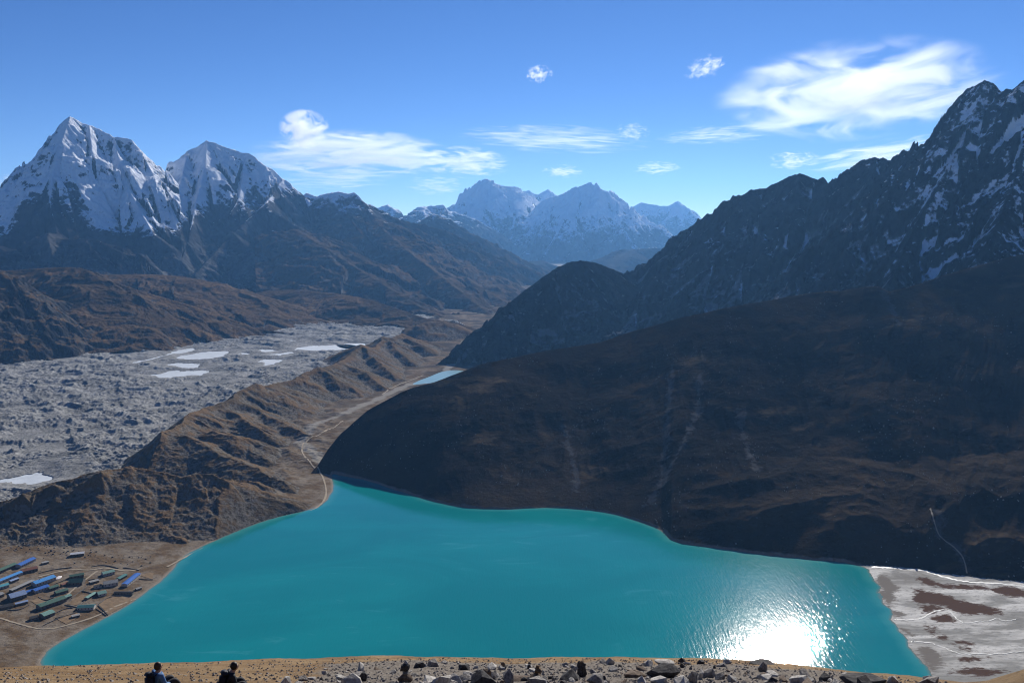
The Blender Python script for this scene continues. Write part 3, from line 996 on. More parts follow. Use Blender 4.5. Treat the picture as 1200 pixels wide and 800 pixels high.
mountain('hill', -120, 300, np.linspace(4300, 6000, 280), [(C([(-120, 270), (-60, 292), (-20, 306), (0, 316), (12, 324), (20, 330), (35, 346), (50, 360), (62, 374), (75, 386), (92, 402), (112, 416)], 5400, 5080), .72, 1.3, .2, 120), (C([(0, 316), (12, 350), (25, 385), (35, 412)], 5390, 4900), .62, .62), (C([(35, 346), (52, 375), (68, 405)], 5300, 4950), .6, .6)],
         hill_mat, crag_mask, -30, (100, 22, 90), (200, 16), (30, 5), 44)

# ---- the dark rock wall on the right
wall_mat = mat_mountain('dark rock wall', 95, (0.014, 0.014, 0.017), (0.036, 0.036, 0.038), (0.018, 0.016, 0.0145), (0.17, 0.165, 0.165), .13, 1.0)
EE = [(760, 330), (780, 303), (794, 299), (808, 293), (818, 276), (829, 269), (840, 262), (853, 244), (867, 232), (881, 222), (890, 221), (899, 220), (907, 215), (916, 211), (926, 206), (937, 203), (944, 205), (951, 208), (958, 211), (962, 208), (965, 207), (972, 218), (979, 223), (986, 209), (991, 202), (997, 197), (1004, 191), (1011, 187), (1018, 186), (1025, 184), (1030, 186), (1035, 185), (1041, 187), (1046, 190), (1053, 191), (1060, 194), (1067, 193), (1074, 190), (1082, 182), (1091, 174), (1098, 157), (1109, 132), (1119, 118), (1126, 110), (1133, 104), (1142, 101), (1148, 97), (1154, 94), (1160, 103), (1167, 113), (1172, 110), (1179, 104), (1186, 106), (1193, 99), (1200, 94), (1230, 80), (1270, 72), (1330, 90)]
E2 = [(500, 438), (505, 432), (520, 420), (540, 405), (560, 388), (580, 372), (590, 361), (600, 352), (620, 336), (640, 322), (655, 312), (668, 307), (680, 305), (690, 306), (700, 308), (718, 315), (735, 322), (748, 321), (760, 318), (780, 306)]


def wall_mask(a):
    px = a['T'] * FPX + 600
    zone = sstep(985, 1110, px)
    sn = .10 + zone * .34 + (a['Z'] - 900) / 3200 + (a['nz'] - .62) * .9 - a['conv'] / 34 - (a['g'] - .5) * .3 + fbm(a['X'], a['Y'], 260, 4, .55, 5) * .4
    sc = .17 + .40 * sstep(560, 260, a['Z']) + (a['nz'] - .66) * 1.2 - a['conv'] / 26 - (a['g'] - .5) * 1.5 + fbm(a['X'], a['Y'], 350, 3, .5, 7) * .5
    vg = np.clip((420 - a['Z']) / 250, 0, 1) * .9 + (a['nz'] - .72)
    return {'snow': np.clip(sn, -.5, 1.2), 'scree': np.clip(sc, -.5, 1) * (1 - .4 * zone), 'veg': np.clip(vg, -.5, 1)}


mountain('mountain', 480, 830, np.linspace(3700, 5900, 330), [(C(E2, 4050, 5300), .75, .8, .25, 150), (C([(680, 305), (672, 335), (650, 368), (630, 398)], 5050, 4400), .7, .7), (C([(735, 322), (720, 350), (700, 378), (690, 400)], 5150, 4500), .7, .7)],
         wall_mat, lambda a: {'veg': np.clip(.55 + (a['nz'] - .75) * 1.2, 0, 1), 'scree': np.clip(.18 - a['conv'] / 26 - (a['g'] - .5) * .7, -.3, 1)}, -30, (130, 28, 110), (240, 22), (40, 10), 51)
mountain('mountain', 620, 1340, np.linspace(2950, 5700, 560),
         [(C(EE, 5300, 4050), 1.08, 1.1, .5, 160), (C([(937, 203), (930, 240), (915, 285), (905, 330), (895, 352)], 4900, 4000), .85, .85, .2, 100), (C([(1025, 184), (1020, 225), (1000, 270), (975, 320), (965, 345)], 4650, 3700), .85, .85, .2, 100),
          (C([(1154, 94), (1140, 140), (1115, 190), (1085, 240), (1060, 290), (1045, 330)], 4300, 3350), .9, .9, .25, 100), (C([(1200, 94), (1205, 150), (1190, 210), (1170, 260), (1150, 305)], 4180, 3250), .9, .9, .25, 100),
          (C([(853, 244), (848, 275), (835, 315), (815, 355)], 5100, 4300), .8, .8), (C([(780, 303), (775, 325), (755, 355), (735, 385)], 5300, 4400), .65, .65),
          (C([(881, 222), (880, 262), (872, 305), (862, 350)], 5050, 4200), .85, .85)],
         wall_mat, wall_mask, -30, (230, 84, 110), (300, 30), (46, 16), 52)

# ground sheet under everything, out to the far peaks
bm = bmesh.new()
bm.faces.new([bm.verts.new(v) for v in ((-23500, -1400, -52), (23500, -1400, -52), (23500, 30500, -52), (-23500, 30500, -52))])
tag(bm_obj('ground', bm, plain('valley ground', (.09, .075, .06), .95, .3, 300)), kind='structure')

# ================================================================ HAZE
m = NT('air')
pv = m.n('ShaderNodeVolumePrincipled')
pv.inputs['Color'].default_value = (0.20, 0.50, 1.0, 1)
pv.inputs['Density'].default_value = 1.7e-5
pv.inputs['Anisotropy'].default_value = 0.4
m.t.links.new(pv.outputs[0], m.out.inputs['Volume'])
m.m.cycles.homogeneous_volume = True
bm = bmesh.new()
bmesh.ops.create_cube(bm, size=1)
HX, HY0, HY1, HZ0, HZ1 = 24000, -1500, 31000, -75, 2300
for v in bm.verts:
    v.co = (v.co.x * 2 * HX, HY0 if v.co.y < 0 else HY1, HZ0 if v.co.z < 0 else HZ1)
haze = tag(bm_obj('haze', bm, m.m), kind='stuff')

# ================================================================ FOREGROUND SLOPE (the hill the camera stands on)
EDGE_PX = [(-80, 786), (0, 782), (60, 779), (150, 776.5), (240, 774.5), (300, 772.5), (370, 770.5), (430, 768.5), (480, 768), (540, 769.5), (600, 770.5), (680, 769.5), (740, 770), (800, 770.5), (850, 771),
           (890, 774), (930, 778), (970, 782), (1010, 787), (1060, 791), (1100, 796), (1140, 801), (1200, 808), (1290, 818)]
RC = 42.0
_e = [ray(*p) for p in EDGE_PX]
E_T = np.array([a[0] / a[1] for a in _e])
E_D = np.array([RC * -a[2] / math.hypot(a[0], a[1]) for a in _e])


SEATS = [P(184, 790, 24.0)[:2], P(265, 790, 24.0)[:2]]     # hollows the two hikers sit in


def fg(X, Y, detail=True):
    R = np.hypot(X, Y)
    T = X / np.maximum(Y, 1e-3)
    T30 = math.tan(math.radians(31))
    R = np.where((np.abs(T) > T30) | (Y <= 0), np.maximum(Y, 0) / math.cos(math.radians(31)), R)
    T = np.where(Y <= 0, np.sign(X) * T30, np.clip(T, -T30, T30))
    dc = np.interp(T, E_T, E_D)
    kb = 525.6 / (998.4 * np.sqrt(1 + np.clip(T, -1.2, 1.2) ** 2))
    s = (dc - 25 * kb) / 17
    z = CAM_Z - np.where(R < RC, dc - s * (RC - R), dc + (R - RC) * .60 + np.clip(R - RC, 0, 40) ** 2 * .0022)
    r0 = 12.0
    z12 = CAM_Z - (dc - s * (RC - r0))
    z = np.where(R < r0, (CAM_Z - 1.75) + (z12 - CAM_Z + 1.75) * R / r0, z)
    for q in SEATS:
        z = z - .26 * np.exp(-((X - q[0]) ** 2 + (Y - q[1]) ** 2) / .7)
    if detail:
        fade = np.clip(R / 10, 0, 1)
        z = z + fade * (fbm(X, Y, 5, 4, .5, 201) * .13 + fbm(X, Y, .9, 3, .55, 207) * .05)
    return z


def fgpt(px, py):
    x, y, dz = ray(px, py)
    T = x / y
    k = -dz / math.hypot(x, y)
    dc = float(np.interp(T, E_T, E_D))
    kb = 525.6 / (998.4 * math.sqrt(1 + T * T))
    s = (dc - 25 * kb) / 17
    r = min(RC - .3, (dc - s * RC) / (k - s))
    h = math.hypot(x, y)
    xx, yy = x * r / h, y * r / h
    return Vector((xx, yy, float(fg(np.array([xx]), np.array([yy]))[0])))


rows = np.concatenate([np.linspace(1.0, 17, 16), np.linspace(17.2, 46, 230), np.geomspace(46.5, 1050, 60)])
az = np.radians(np.concatenate([np.linspace(-180, -36, 90, endpoint=False), np.linspace(-36, 36, 760, endpoint=False), np.linspace(36, 180, 91)]))
Rg, Ag = np.meshgrid(rows, az, indexing='ij')
Xf, Yf = Rg * np.sin(Ag), Rg * np.cos(Ag)
Zf = fg(Xf, Yf)
Zf = np.maximum(Zf, -6)
Tf = np.where(Yf > 0, Xf / np.maximum(Yf, 1e-3), 9 * np.sign(Xf))
stony = sstep(-.30, -.16, Tf) * sstep(39.5, 34, Rg + fbm(Xf, Yf, 4, 3, .5, 9) * 4) * sstep(.5, .36, Tf)


def mat_fg():
    m = NT('summit ground')
    n = m.noise(2.2, 8, .65)
    n2 = m.noise(.13, 7, .75)
    n3 = m.noise(7, 3, .5)
    grass = m.mix(m.ramp(n, .36, .64), (0.20, 0.125, 0.062), (0.30, 0.205, 0.11))
    grass = m.mix(m.ramp(n2, .52, .7, 0, .75), grass, (0.07, 0.048, 0.03))
    grav = m.mix(m.ramp(n2, .35, .65), (0.085, 0.07, 0.056), (0.29, 0.25, 0.205))
    k = m.math('ADD', m.attr('stony'), m.math('MULTIPLY', m.math('SUBTRACT', n, .5), 1.4))
    c = m.mix(m.ramp(k, .35, .65), grass, grav)
    return m.bsdf(c, .95, m.bump(m.math('ADD', n2, m.math('MULTIPLY', n, .5)), .12), .1)


tag(link('slope', np_mesh('slope', np.stack([Xf, Yf, Zf], -1).reshape(-1, 3), grid_quads(*Xf.shape), {'stony': stony}), mat_fg()), kind='structure')


def rock_mat(name, a, b, lich=None):
    m = NT(name)
    n = m.noise(.16, 7, .65)
    n2 = m.noise(.03, 5, .6)
    c = m.mix(m.ramp(n, .38, .62), a, b)
    if lich:
        c = m.mix(m.ramp(m.noise(.09, 4, .6), .56, .64), c, lich)
    return m.bsdf(c, .9, m.bump(m.math('ADD', n, m.math('MULTIPLY', n2, .4)), .03), .2)


R_GREY = rock_mat('grey rock', (0.12, 0.11, 0.10), (0.29, 0.265, 0.24))
R_PALE = rock_mat('pale rock', (0.30, 0.275, 0.24), (0.5, 0.47, 0.42))
R_DARK = rock_mat('dark rock', (0.035, 0.033, 0.034), (0.09, 0.085, 0.082))
R_BROWN = rock_mat('brown rock', (0.10, 0.07, 0.052), (0.19, 0.14, 0.10))
R_LICH = rock_mat('lichened rock', (0.12, 0.08, 0.05), (0.2, 0.14, 0.09), (0.30, 0.15, 0.035))


def rock_bm(seed, n=22, flat=1.0):
    rg = random.Random(seed)
    bm = bmesh.new()
    for i in range(n):
        v = Vector((rg.gauss(0, 1), rg.gauss(0, 1), rg.gauss(0, 1))).normalized() * rg.uniform(.72, 1.0)
        v.x *= 1.15
        v.z *= flat
        bm.verts.new(v * .5)
    r = bmesh.ops.convex_hull(bm, input=bm.verts)
    bmesh.ops.delete(bm, geom=[g for g in r['geom_interior'] if isinstance(g, bmesh.types.BMVert)], context='VERTS')
    bmesh.ops.bevel(bm, geom=list(bm.edges), offset=.012, segments=1, affect='EDGES')
    return bm


def rock_me(seed, mat, n=22, flat=1.0):
    me = bpy.data.meshes.new('rock')
    bm = rock_bm(seed, n, flat)
    bmesh.ops.recalc_face_normals(bm, faces=bm.faces)
    bm.to_mesh(me)
    bm.free()
    me.materials.append(mat)
    return me


ROCKS = [rock_me(140 + i, [R_GREY, R_PALE, R_BROWN, R_DARK, R_PALE, R_GREY][i % 6], 10 + 2 * (i % 4), (.6, .9, .5, .75)[i % 4]) for i in range(12)]


def place_rock(name, me, p, size, parent=None, sink=.18, rot=None, scale=(1, 1, 1)):
    o = bpy.data.objects.new(name, me)
    COL.objects.link(o)
    o.scale = [size * s for s in scale]
    o.rotation_euler = rot or (random.uniform(-.35, .35), random.uniform(-.35, .35), random.uniform(0, 6.28))
    o.location = (p[0], p[1], p[2] + size * scale[2] * (.3 - sink))
    if parent is not None: o.parent = parent
    return o


rg = random.Random(5)
count = 0
while count < 250:
    px = rg.gauss(650, 210) if rg.random() < .8 else rg.uniform(330, 1090)
    if not 325 < px < 1110: continue
    edge = float(np.interp(px, [p[0] for p in EDGE_PX], [p[1] for p in EDGE_PX]))
    lo = edge + 4 + (6 if px < 420 else 0)
    py = lo + (806 - lo) * (rg.random() ** .7)
    p = fgpt(px, py)
    big = rg.random()
    s = (rg.uniform(.12, .26) if big < .68 else rg.uniform(.28, .70)) * (.75 + .5 * (py - edge) / 30)
    tag(place_rock('rock', rg.choice(ROCKS), p, s, scale=(1, .9, 1) if rg.random() < .7 else (.7, .6, 1.25)), 'loose angular stone lying in the scree on the summit slope', 'rock', 'loose stones on the summit slope')
    count += 1

# gravel too fine to count
bm = bmesh.new()
for i in range(6400):
    px = rg.gauss(680, 230) if i < 5200 else rg.uniform(-10, 420)
    if not -20 < px < 1130 or (i < 5200 and px < 300): continue
    edge = float(np.interp(px, [p[0] for p in EDGE_PX], [p[1] for p in EDGE_PX]))
    p = fgpt(px, edge + 1.5 + (810 - edge) * rg.random())
    s = rg.uniform(.025, .085)
    vs = []
    for k in range(6):
        a = k * 1.047
        vs.append(bm.verts.new(p + Vector((math.cos(a) * s * rg.uniform(.6, 1.1), math.sin(a) * s * rg.uniform(.6, 1.1), -s * .2))))
    top = bm.verts.new(p + Vector((rg.uniform(-.4, .4) * s, rg.uniform(-.4, .4) * s, s * rg.uniform(.4, .9))))
    for k in range(6):
        bm.faces.new([vs[k], vs[(k + 1) % 6], top])
tag(bm_obj('gravel', bm, R_GREY), kind='stuff')


def cairn(label, px, base, stones, group=None):
    """stones: (mesh, size, (sx, sy, sz), dx, tilt) from the bottom up"""
    p = fgpt(px, base)
    t = tag(empty('cairn', p), label, 'cairn', group)
    z = -.03
    for i, (me, s, sc, dx, tilt) in enumerate(stones):
        h = s * sc[2] * .62
        o = bpy.data.objects.new('stone', me)
        COL.objects.link(o)
        o.parent = t
        o.scale = (s * sc[0], s * sc[1], s * sc[2])
        o.location = (dx, 0, z + h * .5)
        o.rotation_euler = (0, tilt, .6 + i * 1.7)
        z += h * .86
    return t


rk = lambda s, m, f=.8, n=18: rock_me(s, m, n, f)
cairn('tall cairn of dark stones with a white pebble on top', 475, 797, [(rk(301, R_BROWN, 1.0), .46, (1, .9, 1.1), 0, .1), (rk(302, R_GREY, .6), .34, (1, .9, .7), .02, -.1), (rk(303, R_DARK, .9), .36, (1, .9, 1.0), -.01, .12), (rk(304, R_PALE, .8), .16, (1, .8, 1.2), .02, .3)])
cairn('upright dark pillar cairn with a mossy capstone left of the big boulder', 681, 792, [(rk(311, R_DARK, 1.0), .42, (1, .9, 1.3), 0, .08), (rk(312, R_DARK, 1.0), .34, (.95, .9, 1.1), .01, -.05), (rk(313, R_LICH, .6), .2, (1, .9, .8), .02, .1)])
cairn('orange lichened cairn of brown stones', 629, 797, [(rk(321, R_BROWN, .9), .52, (1, .9, .9), 0, 0), (rk(322, R_LICH, .8), .32, (1, .9, 1.0), .04, .1), (rk(323, R_LICH, .8), .18, (1, .9, .9), .03, .2)])
cairn('squat brown cairn with a pale stone beside its top', 570, 797, [(rk(331, R_BROWN, .9), .44, (1, .9, 1.0), 0, .1), (rk(332, R_BROWN, .8), .3, (1, .9, .8), .03, -.2), (rk(333, R_PALE, .7), .13, (1, .9, .9), .1, .2)])
cairn('small dark cairn of two stones beyond the squat brown one', 590, 783, [(rk(341, R_DARK, .9), .32, (1, .9, .8), 0, .1), (rk(342, R_BROWN, .9), .22, (1, .9, 1), 0, .1)])

for lab, px, py, me, s, sc, rot in [
    ('big dark boulder with a pale slab lying over it', 778, 793, rk(401, R_DARK, .9, 26), .95, (1.15, .9, .78), (0, 0, .3)),
    ('dark blocky boulder at the bottom right edge of the slope', 1012, 801, rk(402, R_DARK, .8, 24), .95, (1.35, .9, .55), (0, 0, .1)),
    ('low blue grey boulder on the brow of the slope against the glitter', 893, 778, rk(403, R_DARK, .6, 24), .78, (1.4, .9, .5), (0, 0, 0)),
    ('brown pointed boulder just left of the big dark one', 742, 793, rk(404, R_BROWN, .8, 20), .6, (1.1, .9, .7), (0, .2, .5)),
    ('white topped grey stone left of the tall cairn', 400, 795, rk(405, R_PALE, .7, 20), .4, (1, .9, .9), (0, .3, .4)),
    ('dark upright stone beside the white topped one', 425, 796, rk(406, R_DARK, 1.0, 20), .4, (.8, .7, 1.2), (0, .25, .2)),
    ('long brown flat stone between the two lichened cairns', 603, 799, rk(407, R_BROWN, .5, 20), .62, (1.5, .8, .6), (0, 0, .2)),
    ('small dark stone perched right of the big boulder', 799, 781, rk(408, R_DARK, 1.0, 18), .26, (.8, .8, 1.2), (0, .1, .2)),
]:
    tag(place_rock('boulder', me, fgpt(px, py), s, None, .12, rot, sc), lab, 'boulder')
p = fgpt(776, 792)
o = tag(place_rock('slab', rk(410, R_PALE, .35, 22), p, .7, None, 0, (.12, .22, .3), (1.15, .7, .5)), 'pale flat slab resting on the big dark boulder', 'rock')
o.location = (p.x + .06, p.y, p.z + .50)


# ================================================================ PEOPLE
def skin(name, pts, edges, mat, parent=None, levels=2):
    """pts: (x, y, z, r); grows one continuous surface round the edges"""
    me = bpy.data.meshes.new(name)
    me.from_pydata([q[:3] for q in pts], edges, [])
    o = bpy.data.objects.new(name, me)
    COL.objects.link(o)
    o.modifiers.new('skin', 'SKIN').use_smooth_shade = True
    for i, q in enumerate(pts):
        me.skin_vertices[0].data[i].radius = (q[3], q[4] if len(q) > 4 else q[3])
        me.skin_vertices[0].data[i].use_root = (i == 0)
    ss = o.modifiers.new('sub', 'SUBSURF')
    ss.levels = ss.render_levels = levels
    dg = bpy.context.evaluated_depsgraph_get()
    nm = bpy.data.meshes.new_from_object(o.evaluated_get(dg))
    bpy.data.objects.remove(o)
    nm.name = name
    nm.materials.clear()
    nm.polygons.foreach_set('use_smooth', [True] * len(nm.polygons))
    return link(name, nm, mat, parent)


SKIN_M = plain('skin', (0.42, 0.25, 0.17), .55, .1, .05, .3)


def ball(name, c, r, mat, parent, sc=(1, 1, 1), cut=None):
    bm = bmesh.new()
    bmesh.ops.create_icosphere(bm, subdivisions=3, radius=1)
    for v in bm.verts:
        n = 1 + .06 * mnoise(v.co * 3)
        v.co = Vector((c[0] + v.co.x * r * sc[0] * n, c[1] + v.co.y * r * sc[1] * n, c[2] + v.co.z * r * sc[2] * n))
    if cut: bmesh.ops.delete(bm, geom=[v for v in bm.verts if cut(v.co)], context='VERTS')
    return bm_obj(name, bm, mat, parent, True)


def person(px, dist, rz, label, jacket, trousers, hairc, lean, head_fwd, hair_sc):
    x, y, dz = ray(px, 790)
    h = math.hypot(x, y)
    xx, yy = x * dist / h, y * dist / h
    z = float(fg(np.array([xx]), np.array([yy]))[0]) + .03
    L = lean
    # joints of the seated figure, facing +Y
    pel, wai, che, nec = (0, 0, .13), (0, L * .3, .30), (0, L * .75, .48), (0, L * 1.05, .60)
    hd = (0, L * 1.1 + head_fwd, .72)
    pts = [(*pel, .13, .11), (*wai, .12, .095), (*che, .145, .105), (*nec, .052), (hd[0], hd[1] + .005, hd[2] - .05, .066, .075), (*hd, .078, .092), (hd[0], hd[1] - .005, hd[2] + .075, .06, .07)]
    ed = [(0, 1), (1, 2), (2, 3), (3, 4), (4, 5), (5, 6)]

    def add(q, par):
        pts.append(q)
        ed.append((par, len(pts) - 1))
        return len(pts) - 1
    add((hd[0], hd[1] + .105, hd[2] - .012, .014), 5)                        # nose
    for s in (-1, 1):
        add((s * .088, hd[1] - .005, hd[2] - .005, .02, .03), 5)             # ears
        sh = add((s * .185, L * .8, .535, .058), 2)
        el = add((s * .25, L * .8 + .06, .29, .042), sh)
        wr = add((s * .15, L * .8 + .25, .235, .028), el)
        pm = add((s * .135, L * .8 + .32, .238, .034, .02), wr)
        for k, (a, b) in enumerate([(-.030, .065), (-.010, .078), (.010, .072), (.028, .056)]):
            f1 = add((s * .135 + a, L * .8 + .32 + b * .6, .235, .0095), pm)
            add((s * .135 + a, L * .8 + .32 + b, .21, .008), f1)
        add((s * .135 - s * .045, L * .8 + .32, .22, .010), pm)              # thumb
        hp = add((s * .095, .02, .12, .085), 0)
        kn = add((s * .13, .42, .27, .06), hp)
        an = add((s * .13, .60, -.12, .042), kn)
        add((s * .13, .74, -.16, .038), an)
    t = skin('person', pts, ed, SKIN_M)
    t.location = (xx, yy, z)
    t.rotation_euler = (0, 0, rz)
    tag(t, label, 'person', 'hikers sitting on the summit slope')
    jp = [(0, .0, .16, .15, .13), (*wai, .165, .135), (*che, .195, .145), (0, L * .97, .585, .095, .085)]
    je = [(0, 1), (1, 2), (2, 3)]
    for s in (-1, 1):
        n = len(jp)
        jp += [(s * .19, L * .8, .53, .08), (s * .258, L * .8 + .06, .29, .066), (s * .165, L * .8 + .235, .242, .048)]
        je += [(2, n), (n, n + 1), (n + 1, n + 2)]
    skin('jacket', jp, je, jacket, t)
    tp = [(0, 0, .12, .15, .13)]
    te = []
    for s in (-1, 1):
        n = len(tp)
        tp += [(s * .1, .03, .12, .105), (s * .13, .42, .275, .078), (s * .13, .60, -.08, .062)]
        te += [(0, n), (n, n + 1), (n + 1, n + 2)]
    skin('trousers', tp, te, trousers, t)
    for s in (-1, 1):
        skin('boot', [(s * .13, .59, -.13, .055), (s * .13, .63, -.165, .055, .05), (s * .13, .76, -.175, .045, .04)], [(0, 1), (1, 2)], plain('boot leather', (.04, .03, .025), .6, .2, .05), t)
        ball('eye', (s * .033, hd[1] + .085, hd[2] + .012), .012, plain('eye', (.02, .015, .012), .2), t)
    skin('mouth', [(-.022, hd[1] + .083, hd[2] - .05, .006), (.022, hd[1] + .083, hd[2] - .05, .006)], [(0, 1)], plain('lips', (.35, .14, .11), .5), t, 1)
    hc = hd
    ball('hair', (hc[0], hc[1] - .022, hc[2] + .018), .101, hairc, t, hair_sc, lambda c: c.y - hc[1] > .055 and c.z - hc[2] < .07)
    return t, (xx, yy, z), rz


def backpack(base, rz, label, mat, strapm, back, lift, tilt):
    t = tag(empty('backpack', base, rz), label, 'backpack')
    bm = bmesh.new()
    bmesh.ops.create_cube(bm, size=1)
    for v in bm.verts: v.co = (v.co.x * .30 * (1 - .12 * (v.co.z > 0)), v.co.y * .19 + back, v.co.z * .46 + lift)
    bmesh.ops.bevel(bm, geom=list(bm.edges), offset=.06, segments=3, affect='EDGES')
    for v in bm.verts: v.co.y += tilt * (v.co.z - lift); v.co += Vector((mnoise(v.co * 9), mnoise(v.co * 9 + Vector((5, 0, 0))), 0)) * .012
    body = bm_obj('bag', bm, mat, t, True)
    bm = bmesh.new()
    bmesh.ops.create_cube(bm, size=1)
    for v in bm.verts: v.co = (v.co.x * .27, v.co.y * .18 + back + tilt * .27, v.co.z * .09 + lift + .25)
    bmesh.ops.bevel(bm, geom=list(bm.edges), offset=.035, segments=3, affect='EDGES')
    bm_obj('lid', bm, strapm, t, True)
    bm = bmesh.new()
    bmesh.ops.create_cube(bm, size=1)
    for v in bm.verts: v.co = (v.co.x * .2, v.co.y * .06 + back - .115, v.co.z * .2 + lift - .07)
    bmesh.ops.bevel(bm, geom=list(bm.edges), offset=.025, segments=3, affect='EDGES')
    bm_obj('pocket', bm, strapm, t, True)
    for s in (-1, 1):
        skin('strap', [(s * .09, back + .06, lift + .2, .022, .012), (s * .10, back + .17, lift + .24, .022, .012), (s * .12, back + .33, lift + .12, .022, .012), (s * .13, back + .27, lift - .1, .02, .012), (s * .12, back + .1, lift - .18, .02, .012)],
             [(0, 1), (1, 2), (2, 3), (3, 4)], strapm, t, 1)
    return t


JB = plain('blue jacket', (0.07, 0.17, 0.36), .75, .25, .08)
JD = plain('black jacket', (0.016, 0.018, 0.024), .7, .3, .08)
TR = plain('dark trousers', (0.03, 0.03, 0.034), .8, .3, .08)
HB1 = plain('brown hair', (0.05, 0.03, 0.018), .6, .4, .02)
HB2 = plain('dark hair', (0.018, 0.013, 0.011), .6, .4, .02)
BP1 = plain('navy pack cloth', (0.018, 0.022, 0.034), .7, .3, .08)
BP2 = plain('black pack cloth', (0.012, 0.012, 0.015), .65, .3, .08)
t, b, rz = person(184, 24.0, -.75, 'person in a blue jacket sitting with back turned, brown hair', JB, TR, HB1, .03, .02, (.9, 1.0, 1.12))
backpack(b, rz, 'navy backpack on the back of the hiker in the blue jacket', BP1, BP2, -.20, .34, -.03)
t, b, rz = person(265, 24.0, -1.05, 'person in black leaning forward with head bowed, dark hair', JD, TR, HB2, .16, .06, (.98, 1.02, 1.1))
backpack(b, rz, 'black backpack on the back of the hiker dressed in black', BP2, BP1, -.10, .36, .22)


# ================================================================ VILLAGE
def zat(x, y): return float(near(np.array([[x]]), np.array([[y]]))[0][0, 0])


def c6(a, b, z=7.0): return G(a * .15, 640 + b * .15, z)


STONE = plain('dry stone', (0.20, 0.185, 0.165), .95, .55, 1.2, .1)
PLASTER = plain('whitewashed stone', (0.46, 0.44, 0.41), .9, .25, 1.5, .1)
TIMBER = plain('weathered planks', (0.11, 0.085, 0.06), .9, .35, .6, .1)
GLASS = plain('window glass', (0.03, 0.045, 0.06), .15, .2, 2, .5)
DOOR = plain('painted door', (0.10, 0.055, 0.03), .7, .3, .5)


def roof_mat(name, col, rough=.75):
    m = NT(name)
    n = m.noise(1.6, 6, .65)
    wv = m.n('ShaderNodeTexWave', wave_type='BANDS', bands_direction='X')
    m.set(wv.inputs['Vector'], m.pos())
    wv.inputs['Scale'].default_value = 1.3
    c = m.mix(m.ramp(n, .4, .7, 0, .6), col, tuple(k * .55 + .03 for k in col))
    return m.bsdf(c, rough, m.bump(wv.outputs['Fac'], .05), .1)


RM = {'blue': roof_mat('blue metal roof', (0.035, 0.14, 0.46)), 'bright': roof_mat('bright blue metal roof', (0.07, 0.29, 0.64)), 'pale': roof_mat('pale blue metal roof', (0.27, 0.36, 0.54)),
      'green': roof_mat('green metal roof', (0.07, 0.145, 0.11)), 'lgreen': roof_mat('pale green metal roof', (0.18, 0.33, 0.28)), 'teal': roof_mat('teal metal roof', (0.06, 0.19, 0.19)),
      'grey': roof_mat('grey slab roof', (0.28, 0.28, 0.27)), 'rust': roof_mat('rusty metal roof', (0.20, 0.085, 0.055)), 'white': roof_mat('white metal roof', (0.74, 0.74, 0.74), .4), 'dark': roof_mat('dark tarred roof', (0.04, 0.042, 0.048)),
      'cyan': roof_mat('turquoise metal roof', (0.10, 0.36, 0.42))}


def box(bm, x0, x1, y0, y1, z0, z1):
    vs = [bm.verts.new((x, y, z)) for z in (z0, z1) for x, y in ((x0, y0), (x1, y0), (x1, y1), (x0, y1))]
    for q in ((3, 2, 1, 0), (4, 5, 6, 7), (0, 1, 5, 4), (1, 2, 6, 5), (2, 3, 7, 6), (3, 0, 4, 7)):
        bm.faces.new([vs[i] for i in q])


def house(label, A, B, width, roof, wall=STONE, wh=3.0, pitch=.35, kind='house', chimney=False, cat='house'):
    a, b = c6(*A), c6(*B)
    L = max(5.0, math.hypot(b[0] - a[0], b[1] - a[1]))
    cx, cy = (a[0] + b[0]) / 2, (a[1] + b[1]) / 2
    rz = math.atan2(b[1] - a[1], b[0] - a[0])
    t = tag(empty(kind, (cx, cy, zat(cx, cy) - .3), rz), label, cat, 'houses of the lakeside village')
    width, wh = width * 1.3, wh * 1.5
    hl, hw = L / 2, width / 2
    rise = pitch * hw
    bm = bmesh.new()
    prof = [(-hw, 0), (hw, 0), (hw, wh), (0, wh + rise), (-hw, wh)]
    ends = [[bm.verts.new((x, y, z)) for y, z in prof] for x in (-hl, hl)]
    bm.faces.new(ends[0]); bm.faces.new(ends[1][::-1])
    for i in range(5):
        j = (i + 1) % 5
        bm.faces.new([ends[0][j], ends[0][i], ends[1][i], ends[1][j]])
    bm_obj('wall', bm, wall, t)
    bm = bmesh.new()
    ov, th = .55, .12
    e, r = hw + ov, rise + ov * 0
    drop = pitch * ov
    up = [(-e, wh - drop + .05), (0, wh + rise + .05), (e, wh - drop + .05)]
    ring = up + [(y, z + th) for y, z in up[::-1]]
    ends = [[bm.verts.new((x, y, z)) for y, z in ring] for x in (-hl - ov, hl + ov)]
    n = len(ring)
    bm.faces.new(ends[0][::-1]); bm.faces.new(ends[1])
    for i in range(n):
        j = (i + 1) % n
        bm.faces.new([ends[0][i], ends[0][j], ends[1][j], ends[1][i]])
    rf = bm_obj('roof', bm, RM[roof], t)
    if chimney:
        bm = bmesh.new()
        box(bm, -hl * .4, -hl * .4 + .7, -.35, .35, wh + rise * .5, wh + rise + 1.1)
        bm_obj('chimney', bm, STONE, rf)
    nwin = max(2, int(L / 4.5))
    for s in (-1, 1):
        for i in range(min(nwin, 7)):
            x = -hl + (i + .5) * L / min(nwin, 7)
            if s == 1 and i == 0: continue
            bm = bmesh.new()
            box(bm, x - .6, x + .6, min(s * hw, s * (hw + .06)), max(s * hw, s * (hw + .06)), wh * .36, wh * .80)
            bm_obj('window', bm, GLASS, t)
    bm = bmesh.new()
    box(bm, -hl + .06 + L * .02, -hl + L * .02 + 1.1, hw, hw + .07, .3, 2.3)
    bm_obj('door', bm, DOOR, t)
    return t


